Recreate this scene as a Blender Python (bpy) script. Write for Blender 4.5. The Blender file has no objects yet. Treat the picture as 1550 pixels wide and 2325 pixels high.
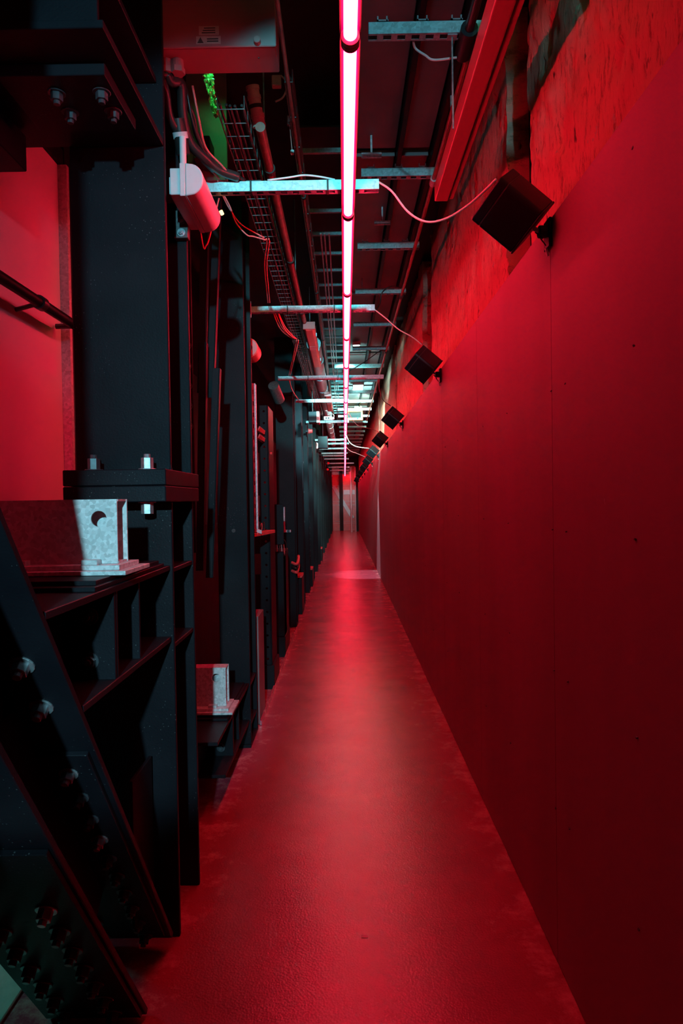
import bpy, bmesh, math, random
from mathutils import Vector, Matrix, noise
random.seed(7)
S = bpy.context.scene
COL = S.collection
R = math.radians

# ------------------------------------------------------------------ materials
def newmat(name):
    m = bpy.data.materials.new(name); m.use_nodes = True
    nt = m.node_tree; b = nt.nodes['Principled BSDF']
    return m, nt, b

def N(nt, t, **kw):
    n = nt.nodes.new(t)
    for k, v in kw.items():
        if k in n.inputs: n.inputs[k].default_value = v
        else: setattr(n, k, v)
    return n

def coords(nt, scale=(1, 1, 1)):
    g = N(nt, 'ShaderNodeNewGeometry'); mp = N(nt, 'ShaderNodeMapping')
    mp.inputs['Scale'].default_value = scale
    nt.links.new(g.outputs['Position'], mp.inputs['Vector'])
    return mp.outputs['Vector']

def ramp(nt, fac, stops):
    r = N(nt, 'ShaderNodeValToRGB'); e = r.color_ramp.elements
    while len(e) > 1: e.remove(e[-1])
    e[0].position = stops[0][0]; e[0].color = tuple(stops[0][1]) + (1,)
    for p, c in stops[1:]:
        x = e.new(p); x.color = tuple(c) + (1,)
    nt.links.new(fac, r.inputs['Fac'])
    return r.outputs['Color']

def simple(name, col, rough=.5, metal=0, var=.15, scale=12, bump=.0, bscale=80, spec=.5, stretch=(1, 1, 1)):
    m, nt, b = newmat(name)
    v = coords(nt, stretch)
    n = N(nt, 'ShaderNodeTexNoise', Scale=scale, Detail=6.0); nt.links.new(v, n.inputs['Vector'])
    lo = [c * (1 - var) for c in col]; hi = [min(1, c * (1 + var)) for c in col]
    nt.links.new(ramp(nt, n.outputs['Fac'], [(.3, lo), (.7, hi)]), b.inputs['Base Color'])
    b.inputs['Roughness'].default_value = rough; b.inputs['Metallic'].default_value = metal
    b.inputs['Specular IOR Level'].default_value = spec
    if bump:
        n2 = N(nt, 'ShaderNodeTexNoise', Scale=bscale, Detail=4.0); nt.links.new(v, n2.inputs['Vector'])
        bp = N(nt, 'ShaderNodeBump', Strength=bump, Distance=.004)
        nt.links.new(n2.outputs['Fac'], bp.inputs['Height']); nt.links.new(bp.outputs['Normal'], b.inputs['Normal'])
    return m

M = {}
# black steel paint with faint dust speckle
m, nt, b = newmat('black_steel_paint'); v = coords(nt)
n = N(nt, 'ShaderNodeTexNoise', Scale=5.0, Detail=8.0); nt.links.new(v, n.inputs['Vector'])
base = ramp(nt, n.outputs['Fac'], [(.3, (.0065, .006, .009)), (.7, (.0115, .011, .015))])
vo = N(nt, 'ShaderNodeTexVoronoi', Scale=70.0); nt.links.new(v, vo.inputs['Vector'])
n3 = N(nt, 'ShaderNodeTexNoise', Scale=3.0, Detail=3.0); nt.links.new(v, n3.inputs['Vector'])
lt = N(nt, 'ShaderNodeMath', operation='LESS_THAN'); nt.links.new(vo.outputs['Distance'], lt.inputs[0])
mm = N(nt, 'ShaderNodeMath', operation='MULTIPLY_ADD'); nt.links.new(n3.outputs['Fac'], mm.inputs[0]); mm.inputs[1].default_value = .5; mm.inputs[2].default_value = -.19
nt.links.new(mm.outputs[0], lt.inputs[1])
mx = N(nt, 'ShaderNodeMix', data_type='RGBA'); nt.links.new(lt.outputs[0], mx.inputs['Factor'])
nt.links.new(base, mx.inputs['A']); mx.inputs['B'].default_value = (.07, .07, .075, 1)
nt.links.new(mx.outputs['Result'], b.inputs['Base Color'])
b.inputs['Roughness'].default_value = .46; b.inputs['Specular IOR Level'].default_value = .13
n2 = N(nt, 'ShaderNodeTexNoise', Scale=160.0, Detail=3.0); nt.links.new(v, n2.inputs['Vector'])
bp = N(nt, 'ShaderNodeBump', Strength=.25, Distance=.002); nt.links.new(n2.outputs['Fac'], bp.inputs['Height']); nt.links.new(bp.outputs['Normal'], b.inputs['Normal'])
M['steel'] = m
# galvanised steel with spangle
def galv(name, k, tr=1.0):
    m, nt, b = newmat(name); v = coords(nt)
    vo = N(nt, 'ShaderNodeTexVoronoi', Scale=95.0); nt.links.new(v, vo.inputs['Vector'])
    n = N(nt, 'ShaderNodeTexNoise', Scale=38.0, Detail=8.0, Roughness=.75); nt.links.new(v, n.inputs['Vector'])
    a = N(nt, 'ShaderNodeMath', operation='ADD'); nt.links.new(vo.outputs['Color'], a.inputs[0]); nt.links.new(n.outputs['Fac'], a.inputs[1])
    a2 = N(nt, 'ShaderNodeMath', operation='MULTIPLY'); nt.links.new(a.outputs[0], a2.inputs[0]); a2.inputs[1].default_value = .5
    nt.links.new(ramp(nt, a2.outputs[0], [(.3, [c * .72 * k for c in (.62 * tr, .64, .66)]), (.5, [c * k for c in (.58 * tr, .6, .62)]), (.75, [c * k for c in (.74 * tr, .76, .78)])]), b.inputs['Base Color'])
    b.inputs['Metallic'].default_value = .35; b.inputs['Roughness'].default_value = .5
    return m
M['galv'] = galv('galvanised_steel', 1.0)
M['strut'] = galv('galvanised_channel', .9, .62)
M['bolt'] = simple('zinc_bolt', (.45, .47, .5), .35, .7, .3, 60)
M['dull_bolt'] = simple('painted_bolt', (.05, .055, .065), .32, .1, .3, 60)
M['plastic_black'] = simple('black_plastic', (.005, .007, .011), .5, 0, .1, 30, spec=.3)
M['dark'] = simple('matt_dark_paint', (.012, .01, .011), .7, 0, .2, 8)
M['rubber'] = simple('black_rubber', (.02, .018, .018), .35, 0, .1, 30)
M['cable_grey'] = simple('grey_pvc', (.62, .5, .5), .4, 0, .08, 40)
M['cable_red'] = simple('red_pvc', (.55, .1, .1), .4, 0, .08, 40)
M['white_plastic'] = simple('white_plastic', (.72, .72, .74), .4, 0, .04, 20)
M['box_paint'] = simple('enclosure_paint', (.36, .15, .16), .5, 0, .06, 6)
M['label_paper'] = simple('label_paper', (.52, .44, .4), .5, 0, .1, 60)
M['ink'] = simple('label_ink', (.06, .05, .05), .6)
M['copper_pipe'] = simple('red_oxide_pipe', (.2, .07, .055), .4, .1, .35, 25)
M['wire_steel'] = simple('dull_wire', (.10, .10, .10), .45, .3, .3, 60)
M['red_paint'] = simple('red_enamel', (.62, .1, .1), .35, 0, .12, 9, stretch=(1, .1, 1))
M['beam_red'] = simple('painted_trunking', (.36, .12, .13), .42, 0, .12, 14, stretch=(1, .06, 1))
M['board'] = simple('ceiling_board', (.2, .16, .165), .55, 0, .18, 3.5, .1, 30)
M['orange'] = simple('orange_enamel', (.85, .42, .04), .4)
M['tape'] = simple('white_tape', (.6, .6, .62), .5)
M['screen_white'] = simple('white_wall_board', (.86, .80, .82), .55, 0, .04, 3)
M['yellow_foil'] = simple('crinkled_foil', (.75, .7, .5), .22, .9, .3, 90, 1.0, 60)
# plaster
m, nt, b = newmat('rough_plaster'); v = coords(nt, (1, 1, 1))
n = N(nt, 'ShaderNodeTexNoise', Scale=3.2, Detail=10.0, Roughness=.7); nt.links.new(v, n.inputs['Vector'])
c1 = ramp(nt, n.outputs['Fac'], [(.28, (.66, .38, .22)), (.42, (.90, .40, .29)), (.6, (.96, .44, .34)), (.72, (.78, .52, .32))])
v2 = coords(nt, (1, 6, 1.6))
s = N(nt, 'ShaderNodeTexNoise', Scale=9.0, Detail=8.0, Roughness=.75); nt.links.new(v2, s.inputs['Vector'])
c2 = ramp(nt, s.outputs['Fac'], [(.34, (.4, .32, .28)), (.47, (1, 1, 1)), (.7, (1, 1, 1))])
mx = N(nt, 'ShaderNodeMix', data_type='RGBA', blend_type='MULTIPLY'); mx.inputs['Factor'].default_value = .85
nt.links.new(c1, mx.inputs['A']); nt.links.new(c2, mx.inputs['B'])
ch = N(nt, 'ShaderNodeTexNoise', Scale=11.0, Detail=5.0, Roughness=.6); nt.links.new(v, ch.inputs['Vector'])
chm = ramp(nt, ch.outputs['Fac'], [(.655, (0, 0, 0)), (.675, (1, 1, 1))])
mc = N(nt, 'ShaderNodeMix', data_type='RGBA'); nt.links.new(chm, mc.inputs['Factor']); nt.links.new(mx.outputs['Result'], mc.inputs['A']); mc.inputs['B'].default_value = (.72, .66, .46, 1)
pv = coords(nt, (1, 1, .45)); pn = N(nt, 'ShaderNodeTexNoise', Scale=24.0, Detail=3.0); nt.links.new(pv, pn.inputs['Vector'])
pm = ramp(nt, pn.outputs['Fac'], [(.27, (1, 1, 1)), (.31, (0, 0, 0))])
mp2 = N(nt, 'ShaderNodeMix', data_type='RGBA'); nt.links.new(pm, mp2.inputs['Factor']); nt.links.new(mc.outputs['Result'], mp2.inputs['A']); mp2.inputs['B'].default_value = (.12, .07, .04, 1)
nt.links.new(mp2.outputs['Result'], b.inputs['Base Color'])
b.inputs['Roughness'].default_value = .85
s2 = N(nt, 'ShaderNodeTexNoise', Scale=26.0, Detail=10.0, Roughness=.8); nt.links.new(v2, s2.inputs['Vector'])
ad = N(nt, 'ShaderNodeMath', operation='MULTIPLY_ADD'); nt.links.new(s2.outputs['Fac'], ad.inputs[0]); ad.inputs[1].default_value = .45; nt.links.new(s.outputs['Fac'], ad.inputs[2])
bp = N(nt, 'ShaderNodeBump', Strength=1.0, Distance=.024); nt.links.new(ad.outputs[0], bp.inputs['Height']); nt.links.new(bp.outputs['Normal'], b.inputs['Normal'])
M['plaster'] = m
# lining of the right wall
m, nt, b = newmat('painted_wall_board'); v = coords(nt, (1, 1, .25))
n = N(nt, 'ShaderNodeTexNoise', Scale=2.5, Detail=7.0); nt.links.new(v, n.inputs['Vector'])
nt.links.new(ramp(nt, n.outputs['Fac'], [(.3, (.31, .13, .17)), (.7, (.37, .16, .205))]), b.inputs['Base Color'])
b.inputs['Roughness'].default_value = .62; b.inputs['Specular IOR Level'].default_value = .3
M['lining'] = m
# floor
m, nt, b = newmat('sealed_concrete_floor'); v = coords(nt)
n = N(nt, 'ShaderNodeTexNoise', Scale=2.2, Detail=9.0, Roughness=.65); nt.links.new(v, n.inputs['Vector'])
c1 = ramp(nt, n.outputs['Fac'], [(.3, (.36, .045, .095)), (.55, (.44, .058, .11)), (.75, (.51, .08, .13))])
n4 = N(nt, 'ShaderNodeTexNoise', Scale=170.0, Detail=4.0, Roughness=.8); nt.links.new(v, n4.inputs['Vector'])
c2 = ramp(nt, n4.outputs['Fac'], [(.36, (.55, .55, .55)), (.47, (1, 1, 1)), (.63, (1, 1, 1)), (.74, (1.0, 1.0, 1.0))])
mx = N(nt, 'ShaderNodeMix', data_type='RGBA', blend_type='MULTIPLY'); mx.inputs['Factor'].default_value = .6
nt.links.new(c1, mx.inputs['A']); nt.links.new(c2, mx.inputs['B'])
# pale dust gathered along the foot of the right wall and by the column feet
sp_ = N(nt, 'ShaderNodeSeparateXYZ'); nt.links.new(v, sp_.inputs[0])
d1 = N(nt, 'ShaderNodeMapRange'); nt.links.new(sp_.outputs['X'], d1.inputs['Value']); d1.inputs['From Min'].default_value = .38; d1.inputs['From Max'].default_value = .70; d1.inputs['To Max'].default_value = .22
d2 = N(nt, 'ShaderNodeMapRange'); nt.links.new(sp_.outputs['X'], d2.inputs['Value']); d2.inputs['From Min'].default_value = -.38; d2.inputs['From Max'].default_value = -.62; d2.inputs['To Max'].default_value = .17
dn = N(nt, 'ShaderNodeTexNoise', Scale=7.0, Detail=10.0, Roughness=.75); nt.links.new(v, dn.inputs['Vector'])
da = N(nt, 'ShaderNodeMath', operation='ADD'); nt.links.new(d1.outputs[0], da.inputs[0]); nt.links.new(d2.outputs[0], da.inputs[1])
db = N(nt, 'ShaderNodeMath', operation='ADD'); nt.links.new(da.outputs[0], db.inputs[0]); nt.links.new(dn.outputs['Fac'], db.inputs[1])
dm = ramp(nt, db.outputs[0], [(.66, (0, 0, 0)), (.80, (.75, .75, .75))])
mdst = N(nt, 'ShaderNodeMix', data_type='RGBA'); nt.links.new(dm, mdst.inputs['Factor']); nt.links.new(mx.outputs['Result'], mdst.inputs['A']); mdst.inputs['B'].default_value = (.72, .34, .34, 1)
nt.links.new(mdst.outputs['Result'], b.inputs['Base Color'])
rr = N(nt, 'ShaderNodeMapRange'); rr.inputs['To Min'].default_value = .20; rr.inputs['To Max'].default_value = .27
nt.links.new(n.outputs['Fac'], rr.inputs['Value']); nt.links.new(rr.outputs['Result'], b.inputs['Roughness'])
vo = N(nt, 'ShaderNodeTexVoronoi', Scale=130.0); nt.links.new(v, vo.inputs['Vector'])
ad = N(nt, 'ShaderNodeMath', operation='ADD'); nt.links.new(n4.outputs['Fac'], ad.inputs[0]); nt.links.new(vo.outputs['Distance'], ad.inputs[1])
bp = N(nt, 'ShaderNodeBump', Strength=.28, Distance=.0018); nt.links.new(ad.outputs[0], bp.inputs['Height']); nt.links.new(bp.outputs['Normal'], b.inputs['Normal'])
b.inputs['Specular IOR Level'].default_value = .7; b.inputs['IOR'].default_value = 2.0
M['floor'] = m

def emis(name, col, st):
    m = bpy.data.materials.new(name); m.use_nodes = True; nt = m.node_tree; nt.nodes.clear()
    e = N(nt, 'ShaderNodeEmission'); e.inputs['Color'].default_value = tuple(col) + (1,); e.inputs['Strength'].default_value = st
    o = N(nt, 'ShaderNodeOutputMaterial'); nt.links.new(e.outputs[0], o.inputs['Surface'])
    return m
TUBE = 62.0
M['core'] = emis('red_tube_core', (1, .0178, .052), TUBE)
m = bpy.data.materials.new('red_diffuser'); m.use_nodes = True; nt = m.node_tree; nt.nodes.clear()
t = N(nt, 'ShaderNodeBsdfTransparent'); t.inputs['Color'].default_value = (1, .9, .9, 1)
e = N(nt, 'ShaderNodeEmission'); e.inputs['Color'].default_value = (1, .0, .06, 1); e.inputs['Strength'].default_value = 1.3
a = N(nt, 'ShaderNodeAddShader'); o = N(nt, 'ShaderNodeOutputMaterial')
nt.links.new(t.outputs[0], a.inputs[0]); nt.links.new(e.outputs[0], a.inputs[1]); nt.links.new(a.outputs[0], o.inputs['Surface'])
M['jacket'] = m
M['cap'] = simple('dark_red_cap', (.12, .02, .02), .4)
M['cyan_lamp'] = emis('cyan_lamp_tube', (.55, 1, .95), 4.5)
M['green_led'] = emis('green_led', (.05, 1, .25), 8)
M['warm_led'] = emis('warm_indicator', (1, .65, .25), 3)
M['white_led'] = emis('white_lamp_globe', (.8, 1, 1), 5)

# ------------------------------------------------------------------ mesh helper
class MB:
    def __init__(s): s.v = []; s.f = []
    def add(s, vs, fs):
        o = len(s.v); s.v += [Vector(p) for p in vs]; s.f += [tuple(i + o for i in f) for f in fs]; return s
    def box(s, x0, x1, y0, y1, z0, z1):
        x0, x1 = min(x0, x1), max(x0, x1); y0, y1 = min(y0, y1), max(y0, y1); z0, z1 = min(z0, z1), max(z0, z1)
        vs = [(x0, y0, z0), (x1, y0, z0), (x1, y1, z0), (x0, y1, z0), (x0, y0, z1), (x1, y0, z1), (x1, y1, z1), (x0, y1, z1)]
        return s.add(vs, [(0, 3, 2, 1), (4, 5, 6, 7), (0, 1, 5, 4), (1, 2, 6, 5), (2, 3, 7, 6), (3, 0, 4, 7)])
    def obox(s, c, ax, h):
        c = Vector(c); a = [Vector(q).normalized() * k for q, k in zip(ax, h)]
        if a[0].cross(a[1]).dot(a[2]) < 0: a[2] = -a[2]
        vs = [c + a[0] * i + a[1] * j + a[2] * k for k in (-1, 1) for i, j in ((-1, -1), (1, -1), (1, 1), (-1, 1))]
        return s.add(vs, [(0, 3, 2, 1), (4, 5, 6, 7), (0, 1, 5, 4), (1, 2, 6, 5), (2, 3, 7, 6), (3, 0, 4, 7)])
    def cyl(s, p0, p1, r, n=12, r1=None, cap=True):
        p0 = Vector(p0); p1 = Vector(p1); d = (p1 - p0).normalized(); r1 = r if r1 is None else r1
        u = d.orthogonal().normalized(); w = d.cross(u)
        vs = []
        for p, q in ((p0, r), (p1, r1)):
            for i in range(n):
                a = 2 * math.pi * (i + .5) / n; vs.append(p + (u * math.cos(a) + w * math.sin(a)) * q)
        fs = [(i, (i + 1) % n, n + (i + 1) % n, n + i) for i in range(n)]
        if cap: fs += [tuple(range(n - 1, -1, -1)), tuple(range(n, 2 * n))]
        return s.add(vs, fs)
    def tube(s, pts, r, n=8, sub=6):
        P = [Vector(p) for p in pts]
        if sub > 1 and len(P) > 2:
            Q = [P[0] * 2 - P[1]] + P + [P[-1] * 2 - P[-2]]; out = []
            for i in range(1, len(Q) - 2):
                a, b, c, d = Q[i - 1:i + 3]
                for k in range(sub):
                    t = k / sub
                    out.append(.5 * ((2 * b) + (c - a) * t + (2 * a - 5 * b + 4 * c - d) * t * t + (3 * b - a - 3 * c + d) * t ** 3))
            P = out + [P[-1]]
        vs = []; fs = []; u = None
        for i, p in enumerate(P):
            d = (P[min(i + 1, len(P) - 1)] - P[max(i - 1, 0)]).normalized()
            u = d.orthogonal().normalized() if u is None else (u - d * u.dot(d)).normalized()
            w = d.cross(u)
            for k in range(n):
                a = 2 * math.pi * k / n; vs.append(p + (u * math.cos(a) + w * math.sin(a)) * r)
        for i in range(len(P) - 1):
            for k in range(n):
                fs.append((i * n + k, i * n + (k + 1) % n, (i + 1) * n + (k + 1) % n, (i + 1) * n + k))
        fs += [tuple(range(n - 1, -1, -1)), tuple(range((len(P) - 1) * n, len(P) * n))]
        return s.add(vs, fs)
    def prism(s, poly, axis, a0, a1):
        # poly in the two other axes (cyclic order x,y,z)
        def pt(p, a):
            if axis == 'x': return (a, p[0], p[1])
            if axis == 'y': return (p[0], a, p[1])
            return (p[0], p[1], a)
        n = len(poly); vs = [pt(p, a0) for p in poly] + [pt(p, a1) for p in poly]
        fs = [(i, (i + 1) % n, n + (i + 1) % n, n + i) for i in range(n)] + [tuple(range(n - 1, -1, -1)), tuple(range(n, 2 * n))]
        return s.add(vs, fs)
    def holed(s, o, u, v, t, cells, n=16):
        # plate with round holes; cells (u0,u1,v0,v1,hu,hv,r); t thickness vector
        o = Vector(o); u = Vector(u); v = Vector(v); t = Vector(t)
        for (u0, u1, v0, v1, hu, hv, r) in cells:
            cu, cv = (u0 + u1) / 2, (v0 + v1) / 2; vs = []
            for off in (Vector((0, 0, 0)), t):
                for k in range(n):
                    a = 2 * math.pi * k / n; c, sn = math.cos(a), math.sin(a); q = max(abs(c), abs(sn))
                    vs.append(o + u * (cu + c / q * (u1 - u0) / 2) + v * (cv + sn / q * (v1 - v0) / 2) + off)
                for k in range(n):
                    a = 2 * math.pi * k / n
                    vs.append(o + u * (hu + r * math.cos(a)) + v * (hv + r * math.sin(a)) + off)
            fs = []
            for k in range(n):
                j = (k + 1) % n
                fs += [(k, j, n + j, n + k), (2 * n + k, 3 * n + k, 3 * n + j, 2 * n + j), (n + k, n + j, 3 * n + j, 3 * n + k), (k, 2 * n + k, 2 * n + j, j)]
            s.add(vs, fs)
        return s
    def hex(s, p, d, r=.014, h=.014, washer=True, stud=True):
        p = Vector(p); d = Vector(d).normalized()
        if washer: s.cyl(p - d * .002, p + d * .004, r * 1.45, 16)
        s.cyl(p + d * .002, p + d * (.003 + h), r, 6)
        if stud: s.cyl(p + d * h, p + d * (h + r * .75), r * .55, 10)
        return s
    def beam(s, p0, p1, wdir, w, d, tf=.018, tw=.012):
        # I section from p0 to p1, flange width along wdir, depth along the third axis
        p0 = Vector(p0); p1 = Vector(p1); L = (p1 - p0); l = L.length; L.normalize()
        W = Vector(wdir).normalized(); D = L.cross(W).normalized(); c = (p0 + p1) / 2
        for sgn in (-1, 1): s.obox(c + D * sgn * (d / 2 - tf / 2), (L, W, D), (l / 2, w / 2, tf / 2))
        s.obox(c, (L, W, D), (l / 2, tw / 2, d / 2 - tf + .001))
        return s
    def build(s, name, mat, parent=None, bevel=0, smooth=False, loc=None, segs=1):
        me = bpy.data.meshes.new(name)
        if parent is not None:
            base = Vector((0, 0, 0)); q = parent
            while q is not None: base = base + q.location; q = q.parent
        elif loc is not None: base = Vector(loc)
        else:
            xs = [p.x for p in s.v]; ys = [p.y for p in s.v]; zs = [p.z for p in s.v]
            base = Vector(((min(xs) + max(xs)) / 2, (min(ys) + max(ys)) / 2, min(zs)))
        me.from_pydata([p - base for p in s.v], [], s.f); me.update()
        o = bpy.data.objects.new(name, me); COL.objects.link(o)
        if parent is not None: o.parent = parent
        else: o.location = base
        me.materials.append(M[mat] if isinstance(mat, str) else mat)
        bm = bmesh.new(); bm.from_mesh(me); bmesh.ops.recalc_face_normals(bm, faces=bm.faces); bm.to_mesh(me); bm.free()
        if smooth:
            for p in me.polygons: p.use_smooth = True
            if smooth != 'all':
                try: me.set_sharp_from_angle(angle=R(40))
                except Exception: pass
        if bevel:
            b = o.modifiers.new('bevel', 'BEVEL'); b.width = bevel; b.segments = segs; b.limit_method = 'ANGLE'; b.angle_limit = R(40)
        return o

def tag(o, label=None, cat=None, group=None, kind=None):
    if label: o['label'] = label
    if cat: o['category'] = cat
    if group: o['group'] = group
    if kind: o['kind'] = kind
    return o
def thing(name, loc, label, cat, group=None):
    o = bpy.data.objects.new(name, None); o.location = loc; o.empty_display_size = .1; COL.objects.link(o)
    return tag(o, label, cat, group)
def copy_tree(o, parent=None):
    c = o.copy(); COL.objects.link(c)
    if parent is not None: c.parent = parent
    for ch in list(KIDS.get(o.name, [])):
        copy_tree(ch, c)
    return c
KIDS = {}
def freeze():
    KIDS.clear()
    for o in COL.objects:
        if o.parent: KIDS.setdefault(o.parent.name, []).append(o)

# ------------------------------------------------------------------ the setting
END = 35.0
tag(MB().box(-2.6, .9, -.6, END + .6, -.1, 0).build('floor', 'floor'), kind='structure')
tag(MB().box(-2.6, .95, -.6, END + .6, 3.75, 3.85).build('ceiling', 'dark'), kind='structure')
tag(MB().box(-2.7, -2.55, -.6, END + .6, 0, 3.75).build('wall_left', 'dark'), kind='structure')
# right lining: boards with fine joints
mb = MB(); y = -.253
edge = []
while y < END:
    mb.box(.684, .702, y + .0012, min(y + 1.25, END) - .0012, .004, 2.456); edge.append(y); y += 1.25
lin = tag(mb.build('wall_right', 'lining', bevel=.0015), kind='structure')
holes = MB()
for z in (.52, .98, 1.445, 1.9, 2.362):
    for k, yy in enumerate((1.61, 2.11, 2.249, 2.86)):
        for rep in range(0, 4):
            yq = yy + rep * 1.25 * 1.0
            if rep and k in (0, 2): continue
            if z > 2.3 and k != 0: continue
            holes.cyl((.6848, yq, z + random.uniform(-.004, .004)), (.6832, yq, z), .0048, 10)
holes.build('screw_holes', 'ink', lin)
MB().obox((.6838, 1.80, 1.535), ((0, .35, 1), (0, 1, -.35), (1, 0, 0)), (.009, .0009, .0003)).build('scratch', 'label_paper', lin)
# scuffs: a pale scratch on the board
# rough plaster wall above and behind the lining
def plaster_block(y0, y1, z0, z1, x, step=.035, jag=True, name='wall_right_plaster'):
    ny = max(2, int((y1 - y0) / step)); nz = max(2, int((z1 - z0) / step)); vs = []; fs = []
    for j in range(nz + 1):
        z = z0 + (z1 - z0) * j / nz
        e0 = .03 * noise.noise(Vector((z * 9, 3, y0))) + .02 * noise.noise(Vector((z * 30, 7, y0))) if jag else 0
        e1 = .03 * noise.noise(Vector((z * 8, 5, y1))) + .02 * noise.noise(Vector((z * 31, 9, y1))) if jag else 0
        for i in range(ny + 1):
            t = i / ny; yy = y0 + e0 + (y1 + e1 - y0 - e0) * t
            h = .012 * noise.fractal(Vector((0, yy * 3.0, z * 2.6)), 1, 2, 4) + .007 * noise.noise(Vector((1, yy * 30, z * 14)))
            if noise.noise(Vector((4, yy * 6, z * 5))) > .42: h += .012
            vs.append((x + h, yy, z))
    W = ny + 1
    for j in range(nz):
        for i in range(ny): fs.append((j * W + i, j * W + i + 1, (j + 1) * W + i + 1, (j + 1) * W + i))
    mb = MB().add(vs, fs)
    # returns of the block into the wall
    for col in (0, ny):
        vv = []; ff = []
        for j in range(nz + 1):
            p = Vector(vs[j * W + col]); vv += [p, Vector((.93, p.y + .01, p.z))]
        for j in range(nz): ff.append((2 * j, 2 * j + 1, 2 * j + 3, 2 * j + 2))
        mb.add(vv, ff)
    return mb
pl = MB()
for (a, b_, st) in ((.4, 2.655, .022), (3.03, 5.62, .03), (6.2, 9.3, .045), (9.55, 14.0, .07), (14.2, END, .14)):
    q = plaster_block(a, b_, 2.28, 3.7, .735, st); pl.add(q.v, q.f)
tag(pl.build('wall_right_plaster', 'plaster', smooth='all'), kind='structure')
tag(MB().box(.93, 1.05, -.6, END + .6, 0, 3.75).build('wall_right_back', 'dark'), kind='structure')
tag(MB().box(.702, .93, -.6, END, 0, 2.30).build('wall_right_studs', 'dark'), kind='structure')
tag(MB().box(-2.6, .93, END + .9, END + 1.0, 0, 3.75).build('wall_back', 'dark'), kind='structure')
# steel posts added to keep the wall chases black
for i, yy in enumerate((2.93, 6.0, 9.42)):
    o = MB().beam((.87, yy, 2.31), (.87, yy, 3.7), (1, 0, 0), .1, .1, .01, .01).build('chase_post', 'steel', bevel=.002)
    tag(o, ['dark steel post in the nearest chase of the rough plaster wall', 'dark steel post in the plaster chase above the second loudspeaker',
            'dark steel post in the third chase of the plaster wall, deep in the corridor'][i], 'post', 'posts in the plaster chases')

# ------------------------------------------------------------------ black steel frame on the left
FR = -.612
def column(y, name_label, xl=-.947, depth=.33, ztop=3.74, group='black steel columns along the left side', base=True):
    t = thing('steel_column', ((xl + FR) / 2, y, 0), name_label, 'column', group)
    w = FR - xl; c = (xl + FR) / 2
    MB().beam((c, y + depth / 2, 0), (c, y + depth / 2, ztop), (1, 0, 0), w, depth, .02, .012).build('shaft', 'steel', t, bevel=.003)
    if base: MB().box(xl - .01, FR + .0, y - .012, y + depth + .012, 0, .02).build('base_plate', 'steel', t, bevel=.002)
    return t
# nearest column, spliced at chest height
def spliced(y, zs, label, bolts=True):
    xl = -.947; c = (xl + FR) / 2; d = .345; w = FR - xl
    t = thing('steel_column', (c, y, 0), label, 'column', 'black steel columns along the left side')
    MB().beam((c, y + d / 2, 0), (c, y + d / 2, zs - .055), (1, 0, 0), w, d, .02, .012).build('lower_shaft', 'steel', t, bevel=.003)
    MB().beam((c, y + d / 2, zs + .055), (c, y + d / 2, 3.74), (1, 0, 0), w, d, .02, .012).build('upper_shaft', 'steel', t, bevel=.003)
    spt = MB().box(xl + .005, FR + .016, y - .13, y + d + .04, zs + .001, zs + .055).build('splice_plate', 'steel', t, bevel=.003)
    spb = MB().box(xl + .005, FR + .015, y - .13, y + d + .042, zs - .055, zs - .001).build('splice_plate', 'steel', t, bevel=.003)
    for z in (zs - .3, zs - .57):
        MB().box(xl + .01, FR - .004, y + .018, y + d - .018, z - .008, z + .008).build('stiffener', 'steel', t, bevel=.002)
    for i, (bx, top, mat) in enumerate(((-.673, 1, 'bolt'), (-.856, 1, 'dull_bolt'), (-.676, 0, 'bolt'), (-.856, 0, 'dull_bolt'))):
        MB().hex((bx, y - .075, zs + (.055 if top else -.055)), (0, 0, 1 if top else -1), .021, .038, True, top).build('bolt', mat, spt if top else spb, bevel=.001)
    for z in (zs + .07, zs + .062):
        MB().cyl((FR + .001, y - .004, zs + .055), (FR + .001, y - .004, zs + .075), .007, 8, .001).build('weld', 'steel', t)
        break
    return t
spliced(2.41, 1.61, 'nearest black steel column, with a bolted splice plate at chest height')
cols = [
    (4.28, 'second black steel column, behind the leaning steel angles'),
    (8.36, 'black steel column just past the open electrical cabinets'),
    (9.95, 'black steel column where the fourth loudspeaker hangs opposite'),
    (11.5, 'teal-lit steel column under the black box on the left side'),
    (13.2, 'black steel column beside the dark ceiling box far down the left'),
    (14.9, 'bright teal steel column carrying the round white lamp'),
    (16.6, 'first black steel column beyond the round white lamp'),
    (18.3, 'second black steel column beyond the round white lamp'),
    (20.2, 'third black steel column beyond the round white lamp'),
    (22.4, 'fourth black steel column beyond the round white lamp'),
    (25.0, 'fifth black steel column beyond the round white lamp'),
    (28.0, 'last but one black steel column before the corridor end'),
    (31.5, 'last black steel column before the corridor end')]
for i, (y, lb) in enumerate(cols):
    t = column(y, lb, -.80 if i in (0,) else -.83, .33 if i == 0 else .3)
    if i == 0:
        for z in (.39, .14): MB().box(-.81, FR - .004, y + .018, y + .31, z - .008, z + .008).build('stiffener', 'steel', t)
        MB().cyl((-.70, y - .003, 1.37), (-.70, y + .002, 1.37), .012, 12).build('bolt_hole', 'ink', t)
    if i in (3, 4):
        for k in range(9 if i == 4 else 3):
            MB().hex((-.70, y, (1.36 - k * .11) if i == 4 else (1.2 + k * .5)), (0, -1, 0), .016, .012, True, False).build('bolt', 'dull_bolt', t)

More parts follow.
